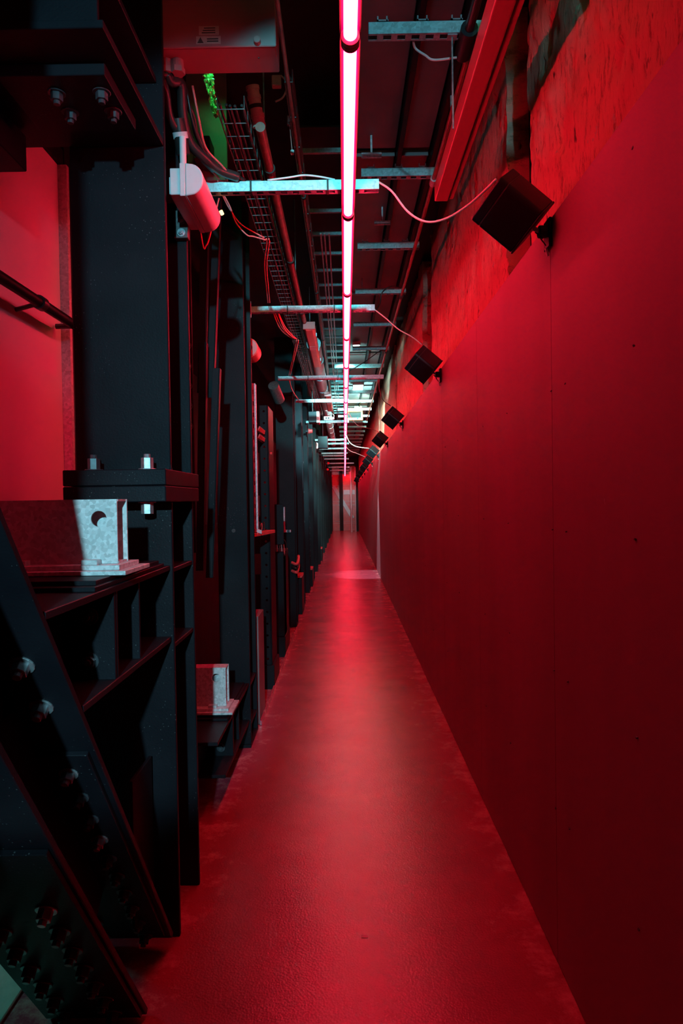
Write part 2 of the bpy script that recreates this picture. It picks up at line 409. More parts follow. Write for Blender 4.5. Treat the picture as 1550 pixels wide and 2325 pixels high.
# bracket shelves reaching towards the viewer
def bracket(y, ztop, d, y0, label):
    t = thing('bracket_beam', (-.77, y, ztop - d), label, 'bracket', 'bracket beams bolted to the columns')
    x0, x1 = -.925, -.62
    MB().box(x0, x1, y0, y, ztop - .018, ztop).build('top_flange', 'steel', t, bevel=.002)
    MB().box(x0, x1, y0 + .19, y, ztop - d, ztop - d + .018).build('bottom_flange', 'steel', t, bevel=.002)
    MB().box(-.776, -.764, y0 + .1, y, ztop - d + .018, ztop - .018).build('web', 'steel', t)
    k = (y - y0)
    ym = y0 + k * .44; yr = y0 + k * .665
    MB().box(x0 + .01, x1 - .004, ym - .014, ym - .001, ztop - d + .016, ztop - .018).build('end_plate', 'steel', t, bevel=.0015)
    MB().box(x0 + .01, x1 - .004, ym + .003, ym + .016, ztop - d + .016, ztop - .018).build('end_plate', 'steel', t, bevel=.0015)
    MB().box(x0 + .01, x1 - .01, yr, yr + .012, ztop - d + .016, ztop - .018).build('stiffener', 'steel', t, bevel=.0015)
    for (bx, bz) in ((-.69, .70), (-.69, .25), (-.85, .25), (-.85, .70)):
        MB().hex((bx, ym - .014, ztop - d + d * bz), (0, -1, 0), .016, .016).build('bolt', 'dull_bolt', t, bevel=.001)
    MB().box(x0 + .02, x1 - .008, y0 + k * .30, y - .05, ztop + .0005, ztop + .012).build('packing_plate', 'steel', t, bevel=.001)
    MB().box(x0 + .03, x1 - .02, y0 + k * .34, y - .07, ztop + .012, ztop + .024).build('packing_plate', 'steel', t, bevel=.001)
    return t
bracket(2.405, 1.33, .27, 1.40, 'black steel bracket with two packing plates on top, under the nearest galvanised box section')
bracket(4.275, .41, .25, 3.22, 'low black steel bracket under the galvanised box section at the second column')

def galvbox(y, z, x1, h, dep, label, xl=-1.9, hr=.0225):
    t = thing('box_section', (x1 - .3, y, z), label, 'box section', 'galvanised box sections resting on the brackets')
    MB().box(xl, x1 + .045, y - .075, y + dep + .07, z, z + .012).build('base_plate', 'galv', t, bevel=.001)
    bp2 = MB().box(xl, x1 + .02, y - .05, y + dep + .045, z + .0122, z + .026).build('base_plate', 'galv', t, bevel=.001)
    zb = z + .0265; zt = zb + h
    hx, hz = x1 - .052, zt - .055
    L = x1 - xl
    cells = [(0, L - .12, 0, h, (L - .12) / 2, h / 2, .0001), (L - .12, L, 0, h, L - .052, h - .055, hr)]
    MB().holed((xl, y, zb), (1, 0, 0), (0, 0, 1), (0, .006, 0), cells, 32).build('front_plate', 'galv', t)
    MB().box(xl, x1 + .003, y + dep - .006, y + dep, zb, zt).build('rear_plate', 'galv', t, bevel=.001)
    MB().box(xl, x1 + .001, y + .006, y + dep - .006, zt - .006, zt).build('top_plate', 'galv', t)
    MB().box(xl, x1 + .001, y + .006, y + dep - .006, zb, zb + .006).build('bottom_plate', 'galv', t)
    for bx in (-.09, -.29):
        MB().box(x1 + bx, x1 + bx + .045, y - .04, y - .008, z + .026, z + .040).build('clamp', 'galv', bp2, bevel=.001)
    return t
galvbox(1.93, 1.355, -.645, .182, .085, 'nearest galvanised box section with a round hole near its open end')
galvbox(3.63, .435, -.65, .205, .085, 'second galvanised box section with a round hole, low beside the floor', xl=-1.01)

# diagonal brace: two flanges, web, cover plates and rows of bolts
def brace():
    s = 1.33; L = Vector((0, 1, -s)).normalized(); nrm = Vector((0, -s, -1)).normalized()   # outward (down, towards viewer)
    top = Vector((-.77, 1.02, 1.549 + .206 * s)); bot = Vector((-.77, 2.35, 1.549 - (2.35 - 1.226) * s))
    t = thing('diagonal_brace', (-.77, 2.1, 0), 'large black diagonal steel brace with rows of bolts at the lower left', 'brace')
    def plate(off, th, w, p0, p1, name):
        c = (p0 + p1) / 2 + nrm * off
        return MB().obox(c, (L, (1, 0, 0), nrm), ((p1 - p0).length / 2, w / 2, th / 2)).build(name, 'steel', t, bevel=.002)
    plate(0.008, .018, .30, top, bot - L * .0, 'upper_flange')
    D = .275
    plate(D, .018, .30, top - L * .15, bot - L * .158, 'lower_flange')
    c = (top + bot) / 2 + nrm * D / 2 - L * .2
    MB().obox(c, (L, (1, 0, 0), nrm), ((bot - top).length / 2 - .2, .006, D / 2)).build('web', 'steel', t)
    # cover plates
    m1 = Vector((-.77, 1.67, 1.549 - (1.67 - 1.226) * s))
    cv1 = plate(.024, .014, .27, m1, bot - L * .05, 'cover_plate')
    m2 = Vector((-.77, 1.67, 1.549 - (1.67 - 1.226) * s))
    cv2 = plate(D + .017, .014, .285, m2 - L * .06, bot - L * .185, 'cover_plate')
    plate(-.008, .014, .27, m1, bot - L * .08, 'cover_plate')
    def onfl(y, off): return Vector((0, y, 1.549 - (y - 1.226) * s)) + nrm * off
    for y in (1.476, 1.564):
        p = onfl(y, .017); p.x = -.70; MB().hex(p, nrm, .019, .022).build('bolt', 'bolt', t, bevel=.001)
    for k in range(10):
        y = 1.716 + k * .0665
        for x in (-.70, -.84):
            p = onfl(y, .031); p.x = x
            MB().hex(p, nrm, .017, .02).build('bolt', 'bolt' if k in (0, 3) else 'dull_bolt', cv1, bevel=.001)
    s2 = [(y, x) for y in (1.79, 1.86, 1.93, 2.0, 2.07, 2.14, 2.21) for x in (-.70, -.84)]
    for i, (y, x) in enumerate(s2):
        p = onfl(y, D + .024); p.x = x
        MB().hex(p, nrm, .018, .022).build('bolt', 'bolt' if i in (0,) else 'dull_bolt', cv2, bevel=.001)
    return t
brace()
# far-left lower brace glimpsed at the corner
o = MB().beam((-1.28, 1.75, 0), (-1.02, 1.75, .75), (0, 1, 0), .10, .07, .01, .01).build('corner_strut', 'steel', bevel=.002)
tag(o, 'thin dark strut rising from the teal-lit floor at the bottom left corner', 'strut')
o = MB().obox((-.70, 2.28, .42), ((0, 1, 0), (0, 0, 1), (1, 0, 0)), (.11, .24, .006)).build('gusset_plate', 'steel', bevel=.002)
tag(o, 'dark steel gusset plate between the diagonal brace and the nearest column', 'plate')

# overhead bracket at the top left
t = thing('overhead_bracket', (-.9, 2.1, 2.79), 'dark overhead steel bracket with bolted plates at the top left', 'bracket')
MB().box(-1.2, -.614, 1.81, 2.405, 2.80, 2.822).build('base_plate', 'steel', t, bevel=.002)
MB().box(-.97, -.66, 1.95, 2.24, 2.765, 2.7995).build('packing_plate', 'steel', t, bevel=.002)
MB().beam((-.9, 1.825, 2.93), (-.9, 2.405, 2.93), (1, 0, 0), .53, .215, .02, .014).build('beam', 'steel', t, bevel=.002)
MB().box(-1.15, -.63, 1.815, 1.83, 2.822, 3.04).build('end_plate', 'steel', t, bevel=.002)
for x in (-.83, -.697):
    for y in (2.03, 2.13): MB().hex((x, y, 2.765), (0, 0, -1), .018, .022).build('bolt', 'dull_bolt', t, bevel=.001)
o = MB().box(-1.3, -1.05, 1.2, 2.31, 2.67, 2.79).build('overhead_beam', 'steel', bevel=.003)
tag(o, 'dark beam end jutting over the red-lit board at the left edge', 'beam')

# white boards and rail on the far left
t = thing('wall_board', (-1.32, 2.2, 0), 'tall pale board glowing red behind the nearest column, left edge', 'board')
MB().box(-1.34, -1.3, 1.3, 3.17, 1.0, 3.12).build('face_board', 'screen_white', t, bevel=.002)
MB().box(-1.34, -1.285, 1.3, 3.2, 3.121, 3.2).build('top_rail', 'steel', t, bevel=.002)
MB().box(-1.33, -1.26, 3.172, 3.2, 1.0, 3.12).build('edge_trim', 'galv', t, bevel=.001)
MB().box(-1.35, -1.28, 3.20, 3.33, 1.0, 3.3).build('edge_post', 'steel', t, bevel=.002)
t = thing('hand_rail', (-1.2, 2.3, 2.35), 'dark tubular rail with a clamp crossing the pale board at left', 'rail')
MB().cyl((-1.2, 1.7, 2.355), (-1.2, 3.1, 2.355), .021, 20).build('tube', 'steel', t, smooth=True)
MB().cyl((-1.2, 2.71, 2.355), (-1.2, 2.75, 2.355), .028, 20).build('clamp', 'dull_bolt', t, smooth=True)
MB().cyl((-1.2, 2.73, 2.355), (-1.3, 2.73, 2.33), .009, 12).build('clamp_arm', 'dull_bolt', t)
MB().cyl((-1.29, 3.09, 2.355), (-1.2, 3.09, 2.355), .012, 12).build('end_arm', 'dull_bolt', t)
tag(MB().box(-2.5, -1.02, 3.45, END - 1.1, .02, 1.15).build('seating_platform', 'dark', bevel=.004), 'dark raised platform behind the row of left columns', 'platform')
# leaning angles between first and second column
for i, (xb, zb, xt, zt, y) in enumerate(((-.752, 1.20, -.712, 2.37, 3.5), (-.706, 1.16, -.650, 2.24, 3.52), (-.74, 2.12, -.700, 3.1, 3.56), (-.702, 2.1, -.640, 3.2, 3.6))):
    d = (Vector((xt, y, zt)) - Vector((xb, y, zb))); c = (Vector((xt, y, zt)) + Vector((xb, y, zb))) / 2
    mb = MB().obox(c, (d, (1, 0, 0), (0, 1, 0)), (d.length / 2, .018, .003))
    dn = d.normalized(); side = Vector((0, 1, 0))
    mb.obox(c + Vector((.017, .02, 0)), (d, (0, 1, 0), (1, 0, 0)), (d.length / 2, .023, .003))
    o = mb.build('steel_angle', 'steel', bevel=.001)
    tag(o, ['narrow steel angle hanging left of its longer neighbour, between the two near columns', 'longest-reaching steel angle ending lowest between the two near columns',
            'upper steel angle, left one, running up into the dark between the near columns', 'upper steel angle, right one, running up beside the second column'][i], 'steel angle', 'steel angles between the near columns')
# bolts behind (red glints) on a flat bar
t = thing('bolted_bar', (-.80, 3.35, 1.4), 'dark flat bar with a column of bolts just right of the nearest column', 'bar')
MB().box(-.83, -.745, 3.40, 3.415, 1.3, 3.2).build('plate', 'steel', t, bevel=.002)
for z in (2.33, 2.23, 2.13, 2.03, 1.93): MB().hex((-.765, 3.40, z), (0, -1, 0), .012, .02).build('bolt', 'dull_bolt', t)

# ------------------------------------------------------------------ cabinets, posts along the left
t = thing('perforated_post', (-.68, 5.62, 0), 'tall perforated black steel upright beyond the second column', 'upright')
W_ = .165; cells = []
nz = 22
for k in range(nz):
    z0 = .2 + k * (2.14 / nz); z1 = z0 + 2.14 / nz
    cells.append((.085, W_ - .012, z0, z1, .128, (z0 + z1) / 2, .0095))
MB().holed((-.782, 5.62, 0), (1, 0, 0), (0, 0, 1), (0, .004, 0), cells, 16).build('front_plate', 'steel', t)
for (a, b_) in ((.2, .95), (1.12, 1.42), (1.6, 1.78), (1.95, 2.03), (2.2, 2.34)): MB().box(-.782, -.698, 5.62, 5.624, a, b_).build('web_tab', 'steel', t)

MB().box(-.629, -.617, 5.62, 6.0, .2, 2.34).build('side_flange', 'galv' if False else 'steel', t, bevel=.004)
MB().box(-.80, -.60, 5.60, 6.02, 0, .2).build('plinth', 'steel', t, bevel=.003)
MB().cyl((-.617, 5.7, 1.95), (-.60, 5.7, 1.95), .01, 12).build('knob', 'red_paint', t)
t = thing('slotted_angle', (-.65, 4.98, 1.4), 'slotted galvanised angle glowing orange beside the second column', 'steel angle')
mb = MB()
for k in range(14):
    z = 1.35 + k * .0755
    mb.box(-.668, -.664, 5.0, 5.03, z, z + .0755 - .022); mb.box(-.640, -.636, 5.0, 5.03, z, z + .0755)
mb.box(-.668, -.662, 4.975, 5.0, 1.35, 2.41); mb.box(-.642, -.636, 4.975, 4.978, 1.35, 2.41)
mb.box(-.668, -.638, 4.972, 4.976, 1.35, 2.41)
mb.build('angle', 'galv', t)
for k in range(12): MB().box(-.656, -.650, 4.9705, 4.973, 1.42 + k * .083, 1.45 + k * .083).build('slot', 'ink', t)
t = thing('cable_comb', (-.68, 5.4, 2.05), 'row of red wire ends poking out beside the perforated upright', 'cable comb')
for j, z in enumerate((2.10, 2.04)):
    MB().box(-.74, -.66, 5.25, 5.62, z - .012, z - .002).build('bar', 'dark', t)
    for k in range(9):
        MB().cyl((-.66 + .001 * k, 5.27 + k * .04, z), (-.645, 5.27 + k * .04, z + .03), .006, 6).build('wire_end', 'red_paint', t)
t = thing('electrical_cabinet', (-.68, 6.9, 0), 'low black electrical cabinet with an open top and dangling wires', 'cabinet')
MB().box(-.80, -.615, 6.78, 7.3, .2, 1.05).build('body', 'steel', t, bevel=.006)
MB().box(-.80, -.61, 6.76, 7.32, 0, .2).build('plinth', 'steel', t, bevel=.003)
MB().box(-.71, -.61, 6.78, 6.79, 1.12, 1.52).build('open_lid', 'steel', t, bevel=.003)
MB().box(-.625, -.615, 6.79, 7.0, .2, 1.0).build('edge_strip', 'red_paint', t)
for k in range(5):
    x = -.74 + k * .024
    MB().tube([(x, 6.9, 1.05), (x + .02, 6.85, 1.14 + .02 * (k % 3)), (x + .05, 6.82, 1.13), (x + .06, 6.8, 1.02)], .004, 6, 5).build('wire', ['cable_red', 'rubber', 'cable_grey'][k % 3], t, smooth=True)
t = thing('junction_shelf', (-.66, 5.0, 1.3), 'small black shelf with red wires and a white paper tag, by the second column', 'shelf')
MB().obox((-.655, 5.05, 1.31), ((.25, 1, .02), (1, 0, 0), (0, 0, 1)), (.3, .035, .012)).build('shelf_plate', 'red_paint', t, bevel=.002)
MB().obox((-.636, 5.0, 1.335), ((1, 0, -.35), (0, 0, 1), (0, 1, 0)), (.026, .013, .001)).build('paper_tag', 'white_plastic', t)
for k in range(6):
    x = -.69 + .016 * k
    MB().tube([(x - .03, 5.15, 1.32), (x, 5.1, 1.385 + .01 * (k % 2)), (x + .01, 5.06, 1.375), (x + .015, 5.0, 1.34)], .0035, 6, 5).build('wire', ['cable_red', 'rubber'][k % 2], t, smooth=True)
o = MB().box(-.70, -.612, 4.72, 5.03, 0, .755).build('plinth_box', 'board', bevel=.004)
tag(o, 'narrow dark red plinth box on the floor behind the second column', 'box')
for i, (y, z, h) in enumerate(((9.3, .45, .5), (12.3, .45, .3), (17.6, .4, .3))):
    t = thing('floor_box', (-.66, y, 0), ['slim black box with a red-lit top standing between two mid-distance columns', 'small black box with a red-lit top where the floor catches pale light', 'farthest small black box against the left column row'][i], 'box', 'black boxes between the columns')
    MB().box(-.70, -.60, y, y + .45, 0, h).build('body', 'steel', t, bevel=.004)
    MB().box(-.695, -.602, y + .01, y + .44, h, h + .03).build('lid', 'red_paint', t, bevel=.002)
# grey conduit clamped on column three
t = thing('channel_post', (-.73, 8.2, 1.3), 'pinkish steel channel bolted on the column past the cabinets', 'steel channel')
MB().box(-.765, -.73, 8.30, 8.358, 1.20, 1.48).build('channel', 'galv', t, bevel=.002)
MB().box(-.765, -.66, 8.30, 8.358, 1.17, 1.199).build('foot', 'galv', t, bevel=.002)
MB().hex((-.69, 8.30, 1.185), (0, -1, 0), .012, .012).build('bolt', 'dull_bolt', t)
t = thing('hose_coil', (-.62, 8.6, .75), 'coiled red and black hose hanging on the column past the cabinets', 'hose')
for k in range(3):
    MB().tube([(-.66, 8.33, .80 - k * .05), (-.60, 8.31, .78 - k * .05), (-.585, 8.42, .82 - k * .05), (-.59, 8.55, .86 - k * .05)], .018, 8, 5).build('loop', ['red_paint', 'rubber', 'red_paint'][k], t, smooth=True)
# kerb beside cabinets
tag(MB().box(-.612, -.597, 4.7, 8.2, 0, .035).build('trim_1', 'floor', bevel=.004), kind='structure')

# ------------------------------------------------------------------ ceiling layer
# right hand ceiling boards
n_b = 0
def boards(x0, x1, y0, seg, cnt, z, names):
    global n_b
    for k in range(cnt):
        y = y0 + k * seg
        o = MB().box(x0, x1, y + .01, y + seg - .02, z, z + .02).build('ceiling_board', 'board', bevel=.002)
        tag(o, names % ('nearest' if k == 0 else 'number %d' % (k + 1)) if False else names[min(k, len(names) - 1)], 'board', 'metal boards under the ceiling')
rows = [('left row of ceiling boards right beside the red tube', .06, .29), ('right row of ceiling boards nearest the plaster wall', .325, .465)]
words = ['nearest the viewer', 'second from the viewer', 'third from the viewer', 'fourth from the viewer', 'fifth from the viewer', 'sixth from the viewer', 'seventh from the viewer', 'farthest away']
for (rl, x0, x1) in rows:
    y = 1.2
    for k in range(8):
        seg = 2.4
        o = MB().box(x0, x1, y, y + seg - .05, 3.36, 3.375).box(x0, x1, y, y + .012, 3.345, 3.36).build('ceiling_board', 'board', bevel=.002)
        tag(o, 'dim metal board %s, in the %s' % (words[k], rl), 'board', 'metal boards under the ceiling')
        y += seg
for i, (x, w) in enumerate(((.307, .012), (.485, .012))):
    mb = MB().box(x - w, x + w, .8, 22, 3.30, 3.40)
    tag(mb.build('ceiling_runner', 'steel', bevel=.002), ['dark runner between the two rows of ceiling boards', 'dark runner on the plaster wall side of the ceiling boards'][i], 'runner')
# slotted channels, upper layer
def strut(x0, x1, y, z, label, group, bracket_left=True, tabs=True, h=.041):
    t = thing('strut_channel', ((x0 + x1) / 2, y, z - h / 2), label, 'strut channel', group)
    mb = MB()
    mb.box(x0, x1, y - .0205, y - .018, z - h / 2, z + h / 2)
    mb.box(x0, x1, y + .018, y + .0205, z - h / 2, z + h / 2)
    mb.box(x0, x1, y - .018, y + .018, z + h / 2 - .0025, z + h / 2)
    mb.box(x0, x1, y - .018, y - .011, z - h / 2, z - h / 2 + .0025); mb.box(x0, x1, y + .011, y + .018, z - h / 2, z - h / 2 + .0025)
    # slotted underside lip
    x = x0 + .03
    while x < x1 - .05:
        mb.box(x, x + .022, y - .011, y + .011, z - h / 2, z - h / 2 + .002); x += .05
    mb.build('channel', 'strut', t)
    return t
UP = [2.445, 3.50, 4.49, 5.46, 6.47, 7.485, 8.46]
y = 9.47
while y < 24: UP.append(y); y += 1.0
ordn = ['first', 'second', 'third', 'fourth', 'fifth', 'sixth', 'seventh', 'eighth', 'ninth', 'tenth', 'eleventh', 'twelfth', 'thirteenth', 'fourteenth', 'fifteenth', 'sixteenth', 'seventeenth', 'eighteenth', 'nineteenth', 'twentieth', 'twenty-first', 'twenty-second', 'twenty-third']
for k, y in enumerate(UP):
    x0 = .11 if y < 8 else -.1
    t = strut(x0, .512, y, 3.205, 'upper galvanised channel under the ceiling boards right of the red tube, %s from the viewer' % ordn[k], 'upper channels right of the tube')
    if k < 3:
        for tx in (.16, .30, .42):
            MB().box(tx - .02, tx + .02, y - .022, y + .0, 3.228, 3.233).box(tx - .02, tx - .015, y - .022, y, 3.228, 3.245).box(tx + .012, tx + .017, y - .022, y, 3.228, 3.245).build('clip', 'bolt', t)
# lower channels that carry the tube
LOW = [(2.88, -.60, .163, 'nearest channel carrying the red tube, tied with black cable ties'),
       (4.70, -.66, .226, 'second channel carrying the red tube, starting at a small square bracket'),
       (7.32, -.69, .437, 'third channel carrying the red tube, long one level with the red lamp fitting'),
       (9.0, -.58, .07, 'fourth channel carrying the red tube, plain grey and short'),
       (11.4, -.56, .09, 'fifth channel carrying the red tube, under the black box'),
       (14.8, -.54, .05, 'brightly lit channel beside the round white lamp, nearer one'),
       (15.8, -.62, .12, 'brightly lit channel touching the round white lamp'),
       (17.3, -.55, .05, 'first bright channel beyond the round white lamp'),
       (19.0, -.58, .1, 'second bright channel beyond the round white lamp'),
       (20.1, -.6, .0, 'third bright channel beyond the round white lamp'),
       (21.6, -.6, .15, 'fourth bright channel beyond the round white lamp'),
       (24.2, -.45, .35, 'fifth channel beyond the round white lamp, dimmer'),
       (27.0, -.5, .2, 'sixth channel beyond the round white lamp, dimmer'),
       (30.0, -.5, .2, 'last channel before the corridor end')]
for k, (y, x0, x1, lb) in enumerate(LOW):
    t = strut(x0, x1, y, 2.862, lb, 'channels carrying the red tube')
    for tx in ((-.37, -.05) if k < 4 else (-.3,)):
        MB().box(tx - .004, tx + .004, y - .0225, y + .0225, 2.839, 2.885).build('cable_tie', 'rubber', t)
    MB().box(FR - .01, x0 + .02, y - .016, y + .016, 2.845, 2.88).build('fixing_arm', 'strut', t)
    if k in (0, 1):
        eb = MB().box(FR - .012 - .03, FR + .028 - .03, y - .05, y - .044, 2.80, 2.91).build('end_bracket', 'galv', t, bevel=.001)
        MB().hex((FR - .022, y - .05, 2.86), (0, -1, 0), .009, .008, True, False).build('bolt', 'bolt', eb)
    # hanger clip round the tube
    MB().box(.015, .055, y - .012, y + .012, 2.8375, 2.8408).build('tube_clip', 'strut', t)
# red light tubes, 1.2 m segments
TX, TZ, TR = .035, 2.812, .0215
def seg_mesh(n=20): pass
SL0 = .753; SEG = 1.1415
proto = thing('light_tube', (TX, SL0 + SEG, TZ), 'x', 'light tube', 'glowing red tubes in a line')
L_ = SEG; y0 = SL0 + SEG
MB().cyl((TX, y0 + .022, TZ), (TX, y0 + L_ - .022, TZ), .0185, 20).build('glowing_core', 'core', proto, smooth=True)
MB().cyl((TX, y0 + .018, TZ), (TX, y0 + L_ - .018, TZ), .0245, 24, cap=False).build('diffuser_sleeve', 'jacket', proto, smooth='all')
MB().cyl((TX, y0 + L_ - .017, TZ), (TX, y0 + L_ - .001, TZ), .0255, 24).build('end_cap', 'cap', proto, smooth=True)
MB().cyl((TX, y0 + .001, TZ), (TX, y0 + .017, TZ), .0255, 24).build('end_cap', 'cap', proto, smooth=True)
MB().box(TX - .029, TX + .029, y0, y0 + L_, TZ + .0255, TZ + .031).box(TX - .029, TX - .0265, y0, y0 + L_, TZ + .010, TZ + .0256).box(TX + .0265, TX + .029, y0, y0 + L_, TZ + .010, TZ + .0256).build('backing_rail', 'dark', proto)  # unseen cover with lips, added to hold red light off ceiling and channels
freeze()
NSEG = 30
for k in range(NSEG):
    if k == 0:                                  # the first tube is a short one
        o = thing('light_tube', (TX, 1.48, TZ), 'x', 'light tube', 'glowing red tubes in a line')
        ya, yb = 1.48, SL0 + SEG
        MB().cyl((TX, ya + .022, TZ), (TX, yb - .022, TZ), .0185, 20).build('glowing_core', 'core', o, smooth=True)
        MB().cyl((TX, ya + .018, TZ), (TX, yb - .018, TZ), .0245, 24, cap=False).build('diffuser_sleeve', 'jacket', o, smooth='all')
        MB().cyl((TX, yb - .017, TZ), (TX, yb - .001, TZ), .0255, 24).build('end_cap', 'cap', o, smooth=True)
        MB().cyl((TX, ya + .001, TZ), (TX, ya + .017, TZ), .0255, 24).build('end_cap', 'cap', o, smooth=True)
        MB().box(TX - .029, TX + .029, ya, yb, TZ + .0255, TZ + .031).box(TX - .029, TX - .0265, ya, yb, TZ + .010, TZ + .0256).box(TX + .0265, TX + .029, ya, yb, TZ + .010, TZ + .0256).build('backing_rail', 'dark', o)
    elif k == 1: o = proto
    else:
        o = copy_tree(proto)
        o.location.y = SL0 + k * SEG
    o['label'] = ('red glowing tube in the overhead line, cut by the top edge of the photo' if k == 0 else
                  'red glowing tube in the overhead line, %s joint from the viewer starts it' % (ordn[k - 1] if k - 1 < len(ordn) else 'one of the last, past the twenty-third') if k < 24 else 'one of the last small red tubes at the far end of the overhead line')
# last tube across
ye = SL0 + NSEG * SEG + .03
t = thing('light_tube', (-.3, ye, TZ), 'short red tube lying crosswise at the far end of the line', 'light tube', 'glowing red tubes in a line')
MB().cyl((-.62, ye, TZ), (.0, ye, TZ), .0185, 16).build('glowing_core', 'core', t, smooth=True)
MB().cyl((-.625, ye, TZ), (.005, ye, TZ), .0245, 16, cap=False).build('diffuser_sleeve', 'jacket', t, smooth='all')
for xx in (-.64, .006): MB().cyl((xx, ye, TZ), (xx + .014, ye, TZ), .0255, 16).build('end_cap', 'cap', t)

# red trunking along the plaster wall
t = thing('trunking', (.49, 2.3, 2.95), 'long red trunking beam hanging along the rough plaster wall', 'trunking')
MB().box(.445, .508, .3, 3.245, 2.95, 3.03).build('body', 'beam_red', t, bevel=.006, segs=3)
MB().box(.512, .532, .3, 3.235, 2.955, 3.03).build('side_rail', 'beam_red', t, bevel=.003)
MB().box(.508, .512, .3, 3.23, 2.97, 3.02).build('groove', 'dark', t)
for y in (1.0, 2.0, 3.0): MB().cyl((.49, y, 3.03), (.49, y, 3.36), .005, 8).build('hanger_rod', 'bolt', t)
# conduit under the upper channels
t = thing('conduit_pipe', (.485, 4, 3.15), 'dark conduit pipe running under the upper channels, right side', 'pipe')
MB().cyl((.455, 1.4, 3.168), (.455, 2.40, 3.168), .0165, 14).build('near_pipe', 'rubber', t, smooth=True)
MB().cyl((.455, 2.38, 3.168), (.455, 2.52, 3.168), .03, 14).build('socket', 'plastic_black', t, smooth=True)
MB().cyl((.455, 2.40, 3.168), (.455, 2.408, 3.168), .0185, 14).build('collar', 'galv', t, smooth=True)
MB().cyl((.475, 2.5, 3.165), (.475, 14, 3.165), .0115, 12).build('far_pipe', 'copper_pipe', t, smooth=True)
for y in (3.5, 5.46, 7.485): MB().cyl((.475, y - .03, 3.165), (.475, y + .03, 3.165), .018, 12).build('pipe_clip', 'galv' if y < 5 else 'dark', t)
t = thing('threaded_rod', (.405, 2.45, 2.88), 'thin threaded rod hanging from the nearest upper channel', 'rod')
MB().cyl((.405, 2.445, 2.86), (.405, 2.445, 3.19), .0035, 8).build('rod', 'bolt', t)
MB().box(.388, .422, 2.43, 2.46, 3.180, 3.184).build('plate_washer', 'bolt', t)
for i, (y, xx) in enumerate(((3.42, .16), (4.25, .26), (5.6, .17))):
    tag(MB().box(xx - .05, xx + .05, y, y + .01, 3.25, 3.275).box(xx - .005, xx + .005, y, y + .01, 3.275, 3.36).build('angle_bracket', 'galv', bevel=.001), ['small galvanised plate above the second upper channel', 'small galvanised plate near the end of the red trunking', 'small galvanised plate above the fourth upper channel'][i], 'bracket')

# ------------------------------------------------------------------ left ceiling services
t = thing('service_pipe', (-.325, 6, 3.1), 'rusty red pipe running along the ceiling left of the tube', 'pipe')
MB().cyl((-.325, 2.85, 3.1), (-.325, 5.9, 3.1), .021, 16).build('pipe', 'copper_pipe', t, smooth=True)
for y in (3.2, 4.4, 5.6): MB().cyl((-.325, y, 3.1), (-.325, y + .03, 3.1), .026, 14).build('pipe_band', 'dark', t)
for y in (3.0, 4.9): MB().cyl((-.325, y, 3.1), (-.325, y, 3.7), .004, 6).build('hanger_rod', 'bolt', t)
t = thing('duct_pipe', (-.27, 12, 3.16), 'large silver duct catching cyan light left of the tube', 'duct')
MB().cyl((-.30, 7.2, 3.2), (-.30, 20, 3.2), .075, 24).build('duct', 'galv', t, smooth=True)
for y in range(8, 20, 1): MB().cyl((-.30, y, 3.2), (-.30, y + .03, 3.2), .079, 24).build('duct_joint', 'bolt', t)
# wire basket tray
def basket(x0, x1, y0, y1, z, step, label):
    t = thing('cable_tray', ((x0 + x1) / 2, (y0 + y1) / 2, z), label, 'cable tray', 'wire cable trays on the left')
    mb = MB()
    for x in (x0, (x0 + x1) / 2, x1): mb.cyl((x, y0, z), (x, y1, z), .0028, 6)
    for x in (x0, x1): mb.cyl((x, y0, z + .05), (x, y1, z + .05), .0028, 6)
    mb.build('rails', 'wire_steel', t)
    y = y0; k = 0; st = MB()
    while y < y1:
        st.cyl((x0, y, z), (x1, y, z), .0022, 5); st.cyl((x0, y, z), (x0, y, z + .05), .0022, 5); st.cyl((x1, y, z), (x1, y, z + .05), .0022, 5); y += step
    tag(st.build('cross_wires', 'wire_steel', t), kind='stuff')
    cm = MB()
    for k in range(5):
        x = x0 + .012 + k * (x1 - x0 - .024) / 4
        pts = [(x + random.uniform(-.006, .006), y0 + (y1 - y0) * q / 14, z + .012 + random.uniform(0, .01)) for q in range(15)]
        cm.tube(pts, .006, 6, 2)
    tag(cm.build('laid_cables', 'rubber', t, smooth=True), kind='stuff')
    return t
basket(-.478, -.372, 2.72, 12.5, 3.1, .1, 'wide wire basket tray along the left ceiling, over the columns')
basket(-.212, -.182, 2.75, 14, 3.22, .25, 'narrow wire tray between the rusty pipe and the red tube')
t = thing('thin_conduit', (-.18, 6, 3.1), 'thin grey conduit closest to the red tube on its left', 'conduit')
MB().cyl((-.185, 2.0, 3.1), (-.185, 14, 3.1), .008, 10).build('pipe', 'copper_pipe', t, smooth=True)
for y in (3.5, 5.1, 6.6, 8.8): MB().cyl((-.185, y, 3.1), (-.185, y + .02, 3.1), .012, 10).build('clip', 'dark', t)
for i, x in enumerate((-.13, -.105, -.075)):
    o = MB().cyl((x, 4.5, 3.3), (x, 16, 3.3), .006, 8).build('ceiling_wire', 'bolt', smooth=True)
    tag(o, ['leftmost of three thin wires strung along the ceiling left of the tube', 'middle of three thin wires strung along the ceiling', 'rightmost of three thin wires, just left of the red tube'][i], 'wire')
t = thing('ceiling_grille', (-.08, 6, 3.4), 'dark ribbed grille in the ceiling left of the red tube', 'grille')
MB().box(-.235, .04, 3.6, 15, 3.5, 3.51).build('backing', 'dark', t)
y = 3.7; 
while y < 15:
    MB().box(-.235, .04, y, y + .02, 3.42, 3.445).build('rib', 'strut', t); y += .38
tag(MB().box(-1.25, -.55, 3.7, 30, 3.55, 3.62).build('soffit_plate', 'dark', bevel=.002), 'dark soffit plate above the left columns', 'plate')

